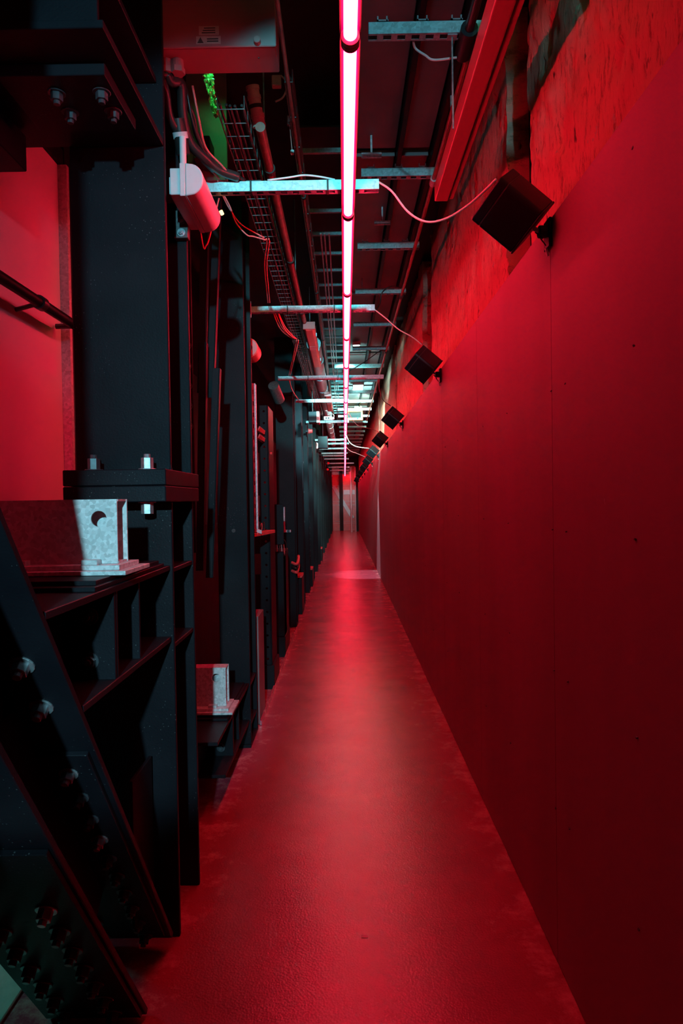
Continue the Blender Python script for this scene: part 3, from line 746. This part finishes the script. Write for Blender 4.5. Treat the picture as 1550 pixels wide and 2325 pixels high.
# electrical enclosure
t = thing('electrical_box', (-.44, 2.5, 3.15), 'large painted electrical enclosure hanging at the top, with two small labels', 'electrical box')
MB().box(-.665, -.218, 2.435, 2.58, 3.152, 3.62).build('body', 'box_paint', t, bevel=.004)
MB().box(-.667, -.216, 2.425, 2.434, 3.15, 3.62).build('door', 'box_paint', t, bevel=.003)
l1 = MB().box(-.486, -.416, 2.4235, 2.425, 3.191, 3.222).build('label_plate', 'label_paper', t)
for k in range(3): MB().box(-.476 + .004 * k, -.428, 2.4228, 2.4236, 3.197 + k * .008, 3.2005 + k * .008).build('print_line', 'ink', l1)
l2 = MB().box(-.496, -.410, 2.4235, 2.425, 3.160, 3.187).build('warning_label', 'label_paper', t)
MB().prism([(-.492, 3.163), (-.470, 3.163), (-.481, 3.184)], 'y', 2.4228, 2.4236).build('warning_triangle', 'ink', l2)
for k in range(2): MB().box(-.458, -.418, 2.4228, 2.4236, 3.167 + k * .008, 3.171 + k * .008).build('print_line', 'ink', l2)
MB().cyl((-.281, 2.425, 3.163), (-.281, 2.405, 3.163), .0125, 18).build('lock_knob', 'box_paint', t, bevel=.002)
MB().cyl((-.285, 2.49, 3.152), (-.285, 2.49, 3.149), .003, 10).build('drain_hole', 'ink', t)
for x in (-.62, -.58): MB().cyl((x, 2.5, 3.152), (x, 2.5, 3.12), .022, 14).cyl((x, 2.5, 3.125), (x, 2.5, 3.105), .026, 6).build('cable_gland', 'box_paint', t)
# green lit things above
tag(MB().box(-.76, -.56, 3.44, 3.46, 3.16, 3.7).build('back_panel', 'board', bevel=.002), 'flat panel glowing green behind the hanging enclosure', 'panel')
tag(MB().box(-.70, -.62, 3.30, 3.42, 3.20, 3.31).build('small_box', 'dark', bevel=.004), 'small dark box silhouetted on the green panel', 'box')
vs = []; fs = []
for j in range(26):
    for i in range(8):
        a = i / 7; b_ = j / 25
        vs.append((-.626 + .05 * b_ + (.05 - .03 * b_) * a + random.uniform(-.004, .004), 3.18 + random.uniform(-.016, .016), 3.53 - .2 * b_))
for j in range(25):
    for i in range(7): fs.append((j * 8 + i, j * 8 + i + 1, (j + 1) * 8 + i + 1, (j + 1) * 8 + i))
o = MB().add(vs, fs).build('foil_sheet', 'yellow_foil'); sm = o.modifiers.new('th', 'SOLIDIFY'); sm.thickness = .002
tag(o, 'crinkled foil strip shining green below the hanging enclosure', 'foil')
t = thing('flexible_duct', (-.355, 2.95, 3.15), 'short ribbed hose end glowing green left of the tube', 'duct')
MB().cyl((-.365, 2.93, 3.315), (-.345, 2.97, 3.18), .026, 20).build('hose', 'label_paper', t, smooth=True)
for k in range(5):
    p = Vector((-.365, 2.93, 3.315)).lerp(Vector((-.345, 2.97, 3.18)), k / 4)
    MB().cyl(p, p + Vector((.002, .004, -.014)), .029, 20).build('rib', 'label_paper' if k != 2 else 'dark', t)
t = thing('round_junction', (-.27, 3.0, 3.36), 'small square junction box with a looping grey cable under the enclosure edge', 'junction box')
MB().box(-.285, -.245, 2.95, 2.98, 3.33, 3.375).build('body', 'label_paper', t, bevel=.003)
MB().tube([(-.245, 2.95, 3.37), (-.225, 2.95, 3.35), (-.222, 2.95, 3.31), (-.24, 2.95, 3.275), (-.27, 2.95, 3.26)], .004, 8, 6).build('cable', 'cable_grey', t, smooth=True)
t = thing('pull_cord', (-.2, 3.1, 3.1), 'small hanging cord with a pale end, left of the tube', 'cord')
MB().box(-.232, -.208, 3.09, 3.11, 3.24, 3.28).build('holder', 'box_paint', t, bevel=.002)
MB().tube([(-.22, 3.1, 3.24), (-.217, 3.1, 3.19), (-.212, 3.1, 3.13)], .0025, 6, 4).build('cord', 'cable_red', t)
MB().box(-.219, -.203, 3.093, 3.107, 3.108, 3.13).build('toggle', 'cable_grey', t, bevel=.003)

# bulkhead lamp on the nearest column
t = thing('bulkhead_lamp', (-.54, 2.6, 2.625), 'white rounded bulkhead lamp on the side of the nearest column', 'lamp')
MB().box(-.602, -.566, 2.44, 2.76, 2.645, 2.738).build('back_box', 'white_plastic', t, bevel=.002)
MB().box(-.5655, -.546, 2.43, 2.77, 2.636, 2.752).build('rim', 'white_plastic', t, bevel=.002)
poly = [(-.5455, 2.636), (-.5455, 2.752)]
for k in range(0, 15):
    a = R(90 - k * 12.5)
    poly.append((-.530 + .048 * math.cos(a) if a > R(-80) else -.530, 2.694 + .055 * math.sin(a)))
MB().prism(poly, 'y', 2.43, 2.77).build('cover', 'white_plastic', t, smooth=True, bevel=.004, segs=2)
MB().box(-.612, -.6, 2.47, 2.73, 2.66, 2.72).build('mounting_foot', 'white_plastic', t)
t = thing('grey_conduit', (-.6, 2.55, 2.8), 'short grey conduit rising from the white bulkhead lamp', 'conduit')
MB().cyl((-.590, 2.6, 2.74), (-.590, 2.6, 2.93), .0125, 16).build('pipe', 'white_plastic', t, smooth=True)
t = thing('flange_clamp', (-.62, 2.74, 2.6), 'teal-lit metal clamp with bolts below the bulkhead lamp', 'clamp')
MB().box(-.655, -.60, 2.70, 2.735, 2.592, 2.70).build('plate', 'wire_steel', t, bevel=.002)
MB().hex((-.625, 2.70, 2.612), (0, -1, 0), .011, .014).build('bolt', 'bolt', t)
MB().hex((-.625, 2.70, 2.66), (0, -1, 0), .011, .010).build('bolt', 'bolt', t)
tag(MB().cyl((-.512, 2.95, 2.80), (-.505, 2.95, 2.785), .008, 10).build('indicator_light', 'warm_led'), 'tiny warm yellow light just right of the bulkhead lamp', 'light')

# cables
def cable(name, pts, r, mat, label, cat='cable', n=8, group=None):
    o = MB().tube(pts, r, n, 6).build(name, mat, smooth='all'); return tag(o, label, cat, group)
cable('loudspeaker_cable', [(.155, 2.87, 2.875), (.167, 2.86, 2.866), (.21, 2.766, 2.787), (.262, 2.671, 2.667), (.318, 2.577, 2.589), (.378, 2.483, 2.559), (.44, 2.389, 2.564), (.49, 2.31, 2.585), (.515, 2.27, 2.60)], .0042, 'cable_grey', 'pink-lit cable sagging from the nearest channel to the nearest loudspeaker')
cable('loudspeaker_cable', [(.22, 4.71, 2.86), (.3, 4.712, 2.797), (.39, 4.715, 2.718), (.48, 4.717, 2.666), (.55, 4.75, 2.62)], .0042, 'cable_grey', 'pale cable from the second channel to the second loudspeaker')
cable('loudspeaker_cable', [(.39, 7.3, 2.85), (.40, 7.5, 2.77), (.45, 7.7, 2.67), (.54, 7.8, 2.62)], .004, 'rubber', 'dark cable from the third channel to the third loudspeaker')
cable('loudspeaker_cable', [(.07, 10.0, 2.84), (.2, 10.1, 2.66), (.432, 10.4, 2.625), (.55, 10.5, 2.58)], .004, 'cable_red', 'thin red cable reaching the fourth loudspeaker')
cable('loudspeaker_cable', [(.05, 13.2, 2.80), (.12, 13.2, 2.66), (.25, 13.3, 2.59), (.49, 13.4, 2.56)], .009, 'cable_grey', 'bright white cable curving to the teal loudspeaker')
cable('loudspeaker_cable', [(.03, 16.2, 2.84), (.15, 16.2, 2.72), (.304, 16.2, 2.657), (.5, 16.3, 2.58)], .008, 'cable_grey', 'pale thin cable just beyond the teal loudspeaker')
cable('ceiling_cable', [(.27, 2.47, 3.19), (.282, 2.5, 3.18), (.317, 2.5, 3.155), (.348, 2.5, 3.138), (.43, 2.5, 3.145)], .0045, 'cable_grey', 'short pinkish cable dropping into the black socket at the top')
cable('black_cable', [(-.62, 2.5, 3.105), (-.61, 2.52, 3.09), (-.582, 2.55, 3.101), (-.588, 2.6, 3.016), (-.576, 2.65, 2.943), (-.528, 2.7, 2.90), (-.486, 2.80, 2.90), (-.42, 2.85, 2.895)], .019, 'rubber', 'thickest black cable curling beside the column top', group='black cables by the nearest column')
cable('black_cable', [(-.62, 2.5, 3.105), (-.640, 2.49, 3.09), (-.629, 2.51, 3.05), (-.63, 2.57, 2.99), (-.60, 2.63, 2.95), (-.568, 2.69, 2.93), (-.512, 2.80, 2.905)], .016, 'rubber', 'black cable hugging the column edge behind the white tape', group='black cables by the nearest column')
cable('black_cable', [(-.62, 2.5, 3.11), (-.603, 2.575, 3.10), (-.565, 2.65, 3.05), (-.56, 2.725, 3.0), (-.50, 2.8, 2.915), (-.4, 2.9, 2.9)], .012, 'rubber', 'slim black cable outermost in the bundle', group='black cables by the nearest column')
for i, dx in enumerate((0, .03, .055)):
    cable('thin_cable', [(-.60 + dx, 2.58, 3.11), (-.585 + dx, 2.62, 3.0), (-.555 + dx * .6, 2.7, 2.94), (-.53 + dx, 2.78, 2.91), (-.50 + dx, 2.85, 2.89)], .0045, ['cable_red', 'rubber', 'cable_red'][i], ['thin red cable along the black bundle, left one', 'thin black cable between the two thin red ones', 'thin red cable along the black bundle, right one'][i], 'cable')
t = thing('cable_joint', (-.60, 2.66, 2.94), 'black cable joint wrapped with white tape above the bulkhead lamp', 'cable joint')
MB().cyl((-.606, 2.60, 3.0), (-.603, 2.62, 2.955), .026, 16).build('joint', 'rubber', t, smooth=True)
MB().cyl((-.6035, 2.615, 2.958), (-.602, 2.625, 2.938), .0285, 18).build('tape', 'tape', t, smooth=True)
MB().cyl((-.602, 2.62, 2.94), (-.598, 2.64, 2.885), .026, 16).build('joint', 'rubber', t, smooth=True)
cable('hanging_wire', [(-.591, 2.9, 2.70), (-.584, 2.9, 2.65), (-.577, 2.9, 2.622), (-.570, 2.9, 2.632), (-.554, 2.9, 2.667), (-.51, 2.9, 2.832)], .0032, 'cable_red', 'thin red wire looping below the bulkhead lamp')
cable('hanging_wire', [(-.55, 3.1, 3.0), (-.54, 3.2, 2.965), (-.512, 3.233, 2.917), (-.47, 3.267, 2.868), (-.366, 3.3, 2.816)], .0035, 'cable_red', 'upper red wire of the pair sagging behind the nearest channel')
cable('hanging_wire', [(-.54, 3.2, 2.979), (-.515, 3.22, 2.932), (-.493, 3.24, 2.868), (-.445, 3.26, 2.817), (-.416, 3.28, 2.816), (-.36, 3.3, 2.806)], .0035, 'cable_red', 'lower red wire of the pair sagging behind the nearest channel')
for i, dx in enumerate((0, .012)):
    cable('hanging_wire', [(-.362 + dx, 3.35, 2.83), (-.372 + dx, 3.45, 2.845), (-.427 + dx, 3.833, 2.875), (-.467 + dx, 4.267, 2.888), (-.50 + dx, 4.66, 2.9)], .004, 'cable_red', ['left wire of the pair stretched between first and second channel', 'right wire of the pair stretched between first and second channel'][i])
for i, (dx, dz) in enumerate(((0, 0), (.012, .008), (.03, .0), (.035, .012))):
    cable('red_wire', [(-.48 + dx, 4.72, 2.88), (-.474 + dx, 4.75, 2.857), (-.444 + dx, 4.9, 2.788 + dz), (-.394 + dx * .6, 5.05, 2.765 + dz), (-.346, 5.2, 2.78)], .0045, 'cable_red', ['red wire hanging lowest from the second channel', 'red wire second lowest of the bunch under the second channel', 'red wire second highest of the bunch under the second channel', 'red wire hanging highest from the second channel'][i], 'wire', 6, 'red wires under the second channel')
for i, dx in enumerate((0, .014)):
    cable('dark_wire', [(-.346 + dx, 5.2, 2.771), (-.45 + dx, 6.25, 2.87), (-.575 + dx, 7.3, 2.89)], .005, 'cable_red', ['left wire of the V rising to the third channel', 'right wire of the V rising to the third channel'][i], 'wire', 6)
cable('red_wire', [(-.577, 7.34, 2.86), (-.585, 7.8, 2.83), (-.579, 8.4, 2.84), (-.582, 8.96, 2.88)], .006, 'cable_red', 'red wire dipping between the third and fourth channel', 'wire')
cable('channel_cable', [(-.30, 2.86, 2.885), (-.212, 2.86, 2.895), (-.148, 2.86, 2.903), (-.084, 2.86, 2.896), (-.02, 2.87, 2.887)], .004, 'cable_grey', 'white cable lying on top of the nearest channel near the tube')
cable('channel_cable', [(-.526, 2.85, 2.938), (-.485, 2.85, 2.901), (-.43, 2.85, 2.889)], .0045, 'cable_grey', 'white cable end coming down onto the nearest channel')
cable('black_wire', [(.246, 4.98, 2.935), (.235, 4.9, 2.89), (.279, 5.0, 2.976), (.296, 5.0, 3.056), (.36, 5.0, 3.1), (.45, 5.2, 3.15)], .005, 'rubber', 'black wire looping behind the right end of the second channel')
cable('black_wire', [(.06, 7.2, 2.9), (.244, 7.2, 3.008), (.394, 7.25, 3.12), (.47, 7.4, 3.16)], .005, 'rubber', 'black wire rising from the tube to the dark conduit')
cable('black_wire', [(.12, 3.3, 3.1), (.08, 3.2, 3.0), (.05, 3.15, 2.92)], .0012, 'cable_red', 'hair-thin wire slanting to the red tube near the top', 'wire', 5)

# red batten fittings
for i, (y, x, z) in enumerate(((5.95, -.285, 3.03), (9.9, -.22, 3.05))):
    t = thing('batten_light', (x, y, z), ['red enclosed batten fitting with a white sticker, left of the tube', 'smaller distant red batten fitting in the cyan-lit services'][i], 'light fitting', 'red batten fittings')
    L2 = 1.65
    MB().prism([(x - .048, z + .06), (x - .048, z + .02), (x - .03, z), (x + .03, z), (x + .048, z + .02), (x + .048, z + .06)], 'y', y, y + L2).build('housing', 'red_paint', t, bevel=.004)
    MB().box(x - .03, x + .03, y + .62, y + .78, z - .0015, z - .0004).build('sticker', 'white_plastic', t)
    MB().box(x - .053, x + .053, y - .02, y, z + .005, z + .07).build('end_piece', 'red_paint', t, bevel=.003)
    for yy in (.3, .9, 1.4): MB().box(x + .0485, x + .054, y + yy, y + yy + .03, z + .02, z + .05).build('latch', 'bolt', t)
    for yy in (.15, 1.5): MB().cyl((x, y + yy, z + .06), (x, y + yy, 3.45), .004, 6).build('hanger_rod', 'bolt', t)
# cyan batten lamps (give off the cold light)
for i, (x, y, z) in enumerate(((.23, 10.2, 3.26), (.28, 12.9, 3.28), (.16, 7.75, 3.30))):
    t = thing('cyan_lamp', (x, y, z), ['bright cyan lamp panel between the upper channels, brightest of them', 'cyan lamp panel just beyond the brightest one', 'small cyan lamp panel nearer the viewer, at the third channel'][i], 'lamp', 'cyan lamp panels over the channels')
    w, l = ((.075, .5), (.06, .7), (.035, .16))[i]
    MB().box(x - w - .008, x + w + .008, y - .008, y + l + .008, z + .004, z + .04).build('tray', 'white_plastic', t)
    MB().box(x - w, x + w, y, y + l, z, z + .0035).build('panel', 'cyan_lamp', t)
# orange frame box with green light
t = thing('orange_unit', (.22, 13, 3.07), 'orange box with a dark window and a green light, right of the tube', 'control unit')
MB().box(.06, .37, 13.0, 13.12, 3.225, 3.268).box(.06, .37, 13.0, 13.12, 3.07, 3.115).box(.06, .085, 13.0, 13.12, 3.115, 3.225).box(.335, .37, 13.0, 13.12, 3.115, 3.225).build('frame', 'orange', t, bevel=.003)
MB().box(.085, .335, 13.03, 13.1, 3.115, 3.225).build('window', 'plastic_black', t)
MB().cyl((.27, 12.985, 3.10), (.27, 13.0, 3.10), .02, 14).build('green_light', 'green_led', t)
MB().cyl((.335, 12.95, 3.6), (.335, 12.95, 3.18), .006, 8).build('cable', 'rubber', t)
# black boxes in the left services
t = thing('services_box', (-.4, 9.6, 2.63), 'black box with a brown side beside the distant left channels', 'box')
MB().box(-.485, -.375, 9.5, 9.75, 2.64, 2.79).build('body', 'plastic_black', t, bevel=.004)
MB().box(-.3745, -.335, 9.5, 9.75, 2.635, 2.79).build('side_cover', 'label_paper', t, bevel=.003)
MB().cyl((-.43, 9.6, 2.79), (-.43, 9.6, 3.1), .008, 8).build('hanger', 'rubber', t)
t = thing('socket_strip', (-.22, 10.4, 2.76), 'cyan-lit twin socket box left of the tube', 'socket')
MB().box(-.30, -.17, 10.4, 10.45, 2.775, 2.83).build('body', 'white_plastic', t, bevel=.006)
for x in (-.26, -.225): MB().cyl((x, 10.401, 2.803), (x, 10.398, 2.803), .014, 14).build('socket', 'plastic_black', t)
MB().cyl((-.155, 10.4, 2.80), (-.155, 10.45, 2.80), .018, 12).build('plug', 'white_plastic', t)
MB().tube([(-.155, 10.4, 2.80), (-.14, 10.4, 2.84), (-.18, 10.4, 2.87), (-.24, 10.42, 2.86)], .005, 6, 5).build('lead', 'cable_grey', t)
tag(MB().box(-.47, -.29, 12.4, 12.6, 2.5, 2.72).box(-.385, -.375, 12.49, 12.5, 2.72, 3.75).build('dark_speaker_box', 'plastic_black', bevel=.01), 'dark box hanging below the black box in the left services', 'box')
t = thing('globe_lamp', (-.57, 15.6, 2.78), 'round white lamp glowing at the end of a bright left channel', 'lamp')
MB().cyl((-.60, 15.55, 2.80), (-.53, 15.55, 2.80), .06, 20, .045).build('globe', 'white_led', t, smooth=True, bevel=.01)
MB().box(-.625, -.60, 15.49, 15.61, 2.73, 2.87).build('base', 'white_plastic', t, bevel=.003)
for i, (x, y, z) in enumerate(((-.545, 11.3, 2.70), (-.56, 23.5, 2.62), (-.50, 22, 2.75))):
    t = thing('red_fitting', (x, y, z), ['small red fitting sticking out of a teal-lit column', 'far red round fitting near the crosswise tube', 'far red fitting beside the last bright channels'][i], 'fitting', 'small red fittings on the left columns')
    MB().cyl((x - .04, y, z), (x + .03, y, z), .045, 14, .03).build('body', 'red_paint', t, bevel=.006)
    MB().cyl((x - .08, y, z), (x - .04, y, z), .015, 10).build('neck', 'dull_bolt', t)
o = MB().cyl((-.70, 6.9, 2.72), (-.66, 7.1, 2.60), .055, 20).build('wall_fan_cowl', 'wire_steel', smooth=True); tag(o, 'grey rounded cowl in the dark left of the third channel', 'cowl')
t = thing('red_siren', (-.62, 4.9, 2.55), 'red curved housing behind the second column just under its channel bracket', 'siren')
MB().cyl((-.66, 4.8, 2.63), (-.66, 5.0, 2.63), .07, 24).build('housing', 'red_paint', t, smooth=True, bevel=.008)
MB().cyl((-.66, 4.79, 2.63), (-.66, 4.8, 2.63), .03, 16).build('centre', 'dark', t)

# ------------------------------------------------------------------ loudspeakers
a_ = Vector((-.76, 0, .65)).normalized(); n_ = Vector((.65, 0, .76)).normalized()
e1 = (Vector((0, 1, 0)) + n_).normalized(); e2 = (n_ - Vector((0, 1, 0))).normalized()
e3 = (-(Vector((0, 1, 0)) + n_)).normalized()
cy = 2.25
sp = thing('loudspeaker', (.6, cy, 2.4), 'x', 'loudspeaker', 'black loudspeakers along the wall top')
c = Vector((.562, cy, 2.487)); hs = .0775
def rprism(c0, a, u, v, h0, h1, half, rad, n=6):
    ring = []
    for q, (su, sv) in enumerate(((1, 1), (-1, 1), (-1, -1), (1, -1))):
        for k in range(n + 1):
            t_ = math.pi / 2 * (q + k / n)
            ring.append(u * (su * (half - rad) + rad * math.cos(t_)) + v * (sv * (half - rad) + rad * math.sin(t_)))
    m_ = len(ring); vs = [c0 + a * h0 + p for p in ring] + [c0 + a * h1 + p for p in ring]
    fs = [(i, (i + 1) % m_, m_ + (i + 1) % m_, m_ + i) for i in range(m_)] + [tuple(range(m_ - 1, -1, -1)), tuple(range(m_, 2 * m_))]
    return MB().add(vs, fs)
rprism(c, a_, e1, e2, -.082, .0525, .080, .019).build('cabinet', 'plastic_black', sp, bevel=.0025, segs=2, smooth=True)
rprism(c, a_, e1, e2, .0535, .086, .080, .019).build('grille', 'plastic_black', sp, bevel=.004, segs=2, smooth=True)
rprism(c, a_, e1, e2, .050, .056, .0785, .018).build('seam', 'ink', sp)
rprism(c, a_, e1, e2, -.090, -.0825, .0815, .019).build('back_rim', 'plastic_black', sp, bevel=.002, smooth=True)
bk = c - a_ * .09
MB().cyl(bk, (.655, cy - .005, 2.415), .007, 12).build('arm', 'bolt', sp)
MB().cyl((.645, cy - .005, 2.415), (.672, cy - .005, 2.415), .020, 18).build('knuckle', 'plastic_black', sp, bevel=.002)
wp = MB().box(.672, .6835, cy - .03, cy + .03, 2.36, 2.455).build('wall_plate', 'plastic_black', sp, bevel=.003)
MB().tube([bk + Vector((0, -.02, -.02)), bk + Vector((.02, -.035, -.045)), (.645, cy - .03, 2.385), (.665, cy - .02, 2.365)], .0022, 6, 5).build('lead', 'rubber', sp)
MB().cyl((.668, cy - .01, 2.36), (.675, cy - .01, 2.335), .004, 8).build('screw', 'bolt', wp)
freeze()
SPY = [2.25, 4.776, 7.85, 10.6, 13.35, 16.3, 19.4, 22.5, 25.6, 28.8, 31.8]
SL = ['nearest and largest black loudspeaker on the wall top, with a pink-lit cable', 'second black loudspeaker on the wall top, below the dark plaster chase', 'third black loudspeaker with a grey patch of light on its face',
      'fourth loudspeaker, nearly black against the bright green-white plaster', 'loudspeaker lit bright teal, fifth along the wall top', 'loudspeaker directly beyond the teal one', 'second loudspeaker beyond the teal one',
      'third loudspeaker beyond the teal one', 'fourth loudspeaker beyond the teal one', 'last but one tiny loudspeaker on the wall top', 'farthest tiny loudspeaker before the corridor end']
for k, y in enumerate(SPY):
    o = sp if k == 0 else copy_tree(sp)
    o.location.y = y; o['label'] = SL[k]

# ------------------------------------------------------------------ corridor end
t = thing('end_screen', (0, END - .02, 0), 'red screen with rows of tiny holes closing the corridor end', 'screen')
MB().box(-.62, .56, END - .02, END + .02, 0, 3.3).build('face', 'red_paint', t)
for z in (2.30, 1.48, 1.30, .45, .36):
    mb = MB(); x = -.6
    while x < .5:
        mb.box(x, x + .018, END - .03, END - .02, z, z + .025); x += .045
    tag(mb.build('perforation_row', 'white_plastic', t), kind='stuff')
tag(MB().box(-.26, -.08, END - .14, END - .05, 0, 3.2).build('dark_post', 'dark'), 'dark upright post in front of the red end screen', 'post')
for i, (x0, x1, r) in enumerate(((.315, .40, .05), (.53, .56, .025))):
    o = MB().cyl((x0, END - 2.0 + i * .3, 0), (x0, END - 2.0 + i * .3, 3.15), r, 16).build('bright_pipe', 'white_plastic', smooth=True)
    tag(o, ['thick bright vertical pipe at the corridor end', 'thin bright vertical pipe right of the thick one, at the corridor end'][i], 'pipe')
tag(MB().obox((-.08, END - .04, 1.45), ((.95, 0, -1.6), (0, 1, 0), (1.6, 0, .95)), (.95, .01, .085)).build('diagonal_panel_brace', 'galv'), 'teal-grey diagonal brace across the red end screen', 'brace')
tag(MB().box(-.05, .53, END - .045, END - .022, 1.85, 2.08).build('cross_plate', 'galv'), 'teal-grey horizontal plate on the red end screen', 'plate')
tag(MB().box(.56, .70, END - 1.0, END - .0, 0, 3.2).build('end_pillar', 'dark'), 'dark pillar at the right of the corridor end', 'pillar')
tag(MB().box(-1.6, -.63, END - 1.0, END, 0, 3.2).build('end_pillar', 'dark'), 'dark pillar at the left of the corridor end', 'pillar')
for i, z in enumerate((3.02, 3.14)):
    tag(MB().box(-.6, .56, END - 1.9 + i * .4, END - 1.85 + i * .4, z, z + .04).build('end_rail', 'red_paint'), ['lower red crossbar above the corridor end', 'upper red crossbar above the corridor end'][i], 'rail')
# bits on the floor
tag(MB().box(.035, .058, 2.39, 2.405, .0005, .0015).build('paper_scrap', 'white_plastic'), 'tiny square paper scrap on the floor in the foreground', 'scrap')
mb = MB().box(-1.9, -1.05, 1.4, 2.7, .001, .012)  # pale sheet added where the floor is lit teal
tag(mb.build('floor_mat', 'cable_grey', bevel=.003), 'pale mat on the floor behind the diagonal brace, bottom left corner', 'mat')
# out of frame column that the real row continues with
t = column(.40, 'black steel column just outside the left edge of the picture', -.947, .33)

# ------------------------------------------------------------------ lights
def spot(name, loc, target, col, power, size, blend=.3, rad=.05):
    l = bpy.data.lights.new(name, 'SPOT'); l.color = col; l.energy = power; l.spot_size = R(size); l.spot_blend = blend; l.shadow_soft_size = rad
    o = bpy.data.objects.new(name, l); COL.objects.link(o); o.location = loc
    o.rotation_euler = (Vector(target) - Vector(loc)).to_track_quat('-Z', 'Y').to_euler(); return o
def point(name, loc, col, power, rad=.05):
    l = bpy.data.lights.new(name, 'POINT'); l.color = col; l.energy = power; l.shadow_soft_size = rad
    o = bpy.data.objects.new(name, l); COL.objects.link(o); o.location = loc; return o
spot('corridor_spot', (.12, -3.6, 2.95), (-.42, 3.0, 2.95 - 6.6 * math.tan(R(6.0))), (.22, .80, 1.0), 950, 16.5, .35, .06)
spot('corridor_low_spot', (.12, -3.6, 2.95), (-.86, 2.6, .98), (.35, .85, 1.0), 1300, 12, .5, .06)  # extra beam from the same place, added to light the galvanised boxes
spot('upper_channel_spot', (.12, -3.6, 2.95), (.35, 2.6, 3.04), (.22, .8, 1), 500, 9.5, .4, .06)  # another beam added there for the upper channels and nearest loudspeaker
spot('second_channel_spot', (.12, -3.6, 2.95), (-.25, 4.7, 2.84), (.10, .85, .95), 1900, 6.6, .3, .06)  # narrow extra beam added to brighten the second channel and those behind
spot('side_cool_spot', (-.30, .30, 2.6), (-1.3, 3.12, 2.45), (.6, .7, 1), 13, 20, .8, .05)  # cool beam added to grey the far edge of the pale board
spot('column_cyan_spot', (.15, 7.95, 3.22), (-.72, 11.5, 2.1), (.3, .95, 1), 900, 34, .6, .05)  # cyan beam added to lift the dark column fronts
spot('end_cyan_spot', (.2, 24, 3.1), (.38, 33.2, 1.7), (.5, .95, 1), 420, 9, .6, .05)  # cyan beam added to brighten the pipes at the end
spot('ceiling_cyan_spot', (.27, 10.75, 3.12), (-.15, 16, 2.82), (.35, 1, .95), 1000, 48, .6, .05)
spot('wall_cyan_spot', (.30, 11.6, 3.3), (.72, 13.9, 2.9), (.6, 1, .75), 380, 60, .5, .05)
spot('ceiling_cyan_lamp', (.26, 10.9, 3.0), (.20, 11.0, 3.4), (.35, 1, .95), 55, 150, .3, .06)
spot('ceiling_cyan_lamp_near', (.16, 8.4, 3.02), (.16, 8.5, 3.4), (.35, 1, .95), 13, 140, .3, .06)
spot('cold_downlight', (.1, 13.6, 3.3), (.42, 14.2, 0), (.75, 1, .95), 520, 30, .25, .04)
spot('green_service_lamp', (-.52, 3.05, 3.55), (-.56, 3.30, 3.25), (.02, 1, .22), 3.0, 104, .5, .03)
point('green_service_lamp_right', (.62, 1.7, 3.6), (.25, .9, .45), 1.6, .05)  # unseen green fill added for the upper right
spot('teal_floor_lamp', (-1.5, 2.2, .75), (-1.3, 1.95, 0), (.1, .9, .75), 5, 90, .6, .05)
spot('side_red_lamp', (-1.0, .95, 1.9), (-1.3, 2.0, 1.9), (1, .01, .06), 50, 26, .5, .05)  # unseen red fill added to brighten the pale board

# ------------------------------------------------------------------ camera
cam = bpy.data.cameras.new('camera'); co = bpy.data.objects.new('camera', cam); COL.objects.link(co)
cam.sensor_fit = 'VERTICAL'; cam.sensor_height = 36.0; cam.sensor_width = 24.0; cam.lens = 1550.0 / 2325.0 * 36.0
cam.clip_start = .02; cam.clip_end = 200
co.location = (0, 0, 1.55)
Rm = Matrix.Rotation(R(.28), 4, 'Z') @ Matrix.Rotation(R(90 - .98), 4, 'X') @ Matrix.Rotation(R(-.9), 4, 'Z')
co.rotation_euler = Rm.to_euler()
S.camera = co
w = bpy.data.worlds.new('world'); S.world = w; w.use_nodes = True
w.node_tree.nodes['Background'].inputs['Color'].default_value = (.0006, .0004, .0006, 1)
S.view_settings.view_transform = 'Standard'; S.view_settings.look = 'None'; S.view_settings.gamma = 1; S.view_settings.use_curve_mapping = False
S.view_settings.exposure = 0
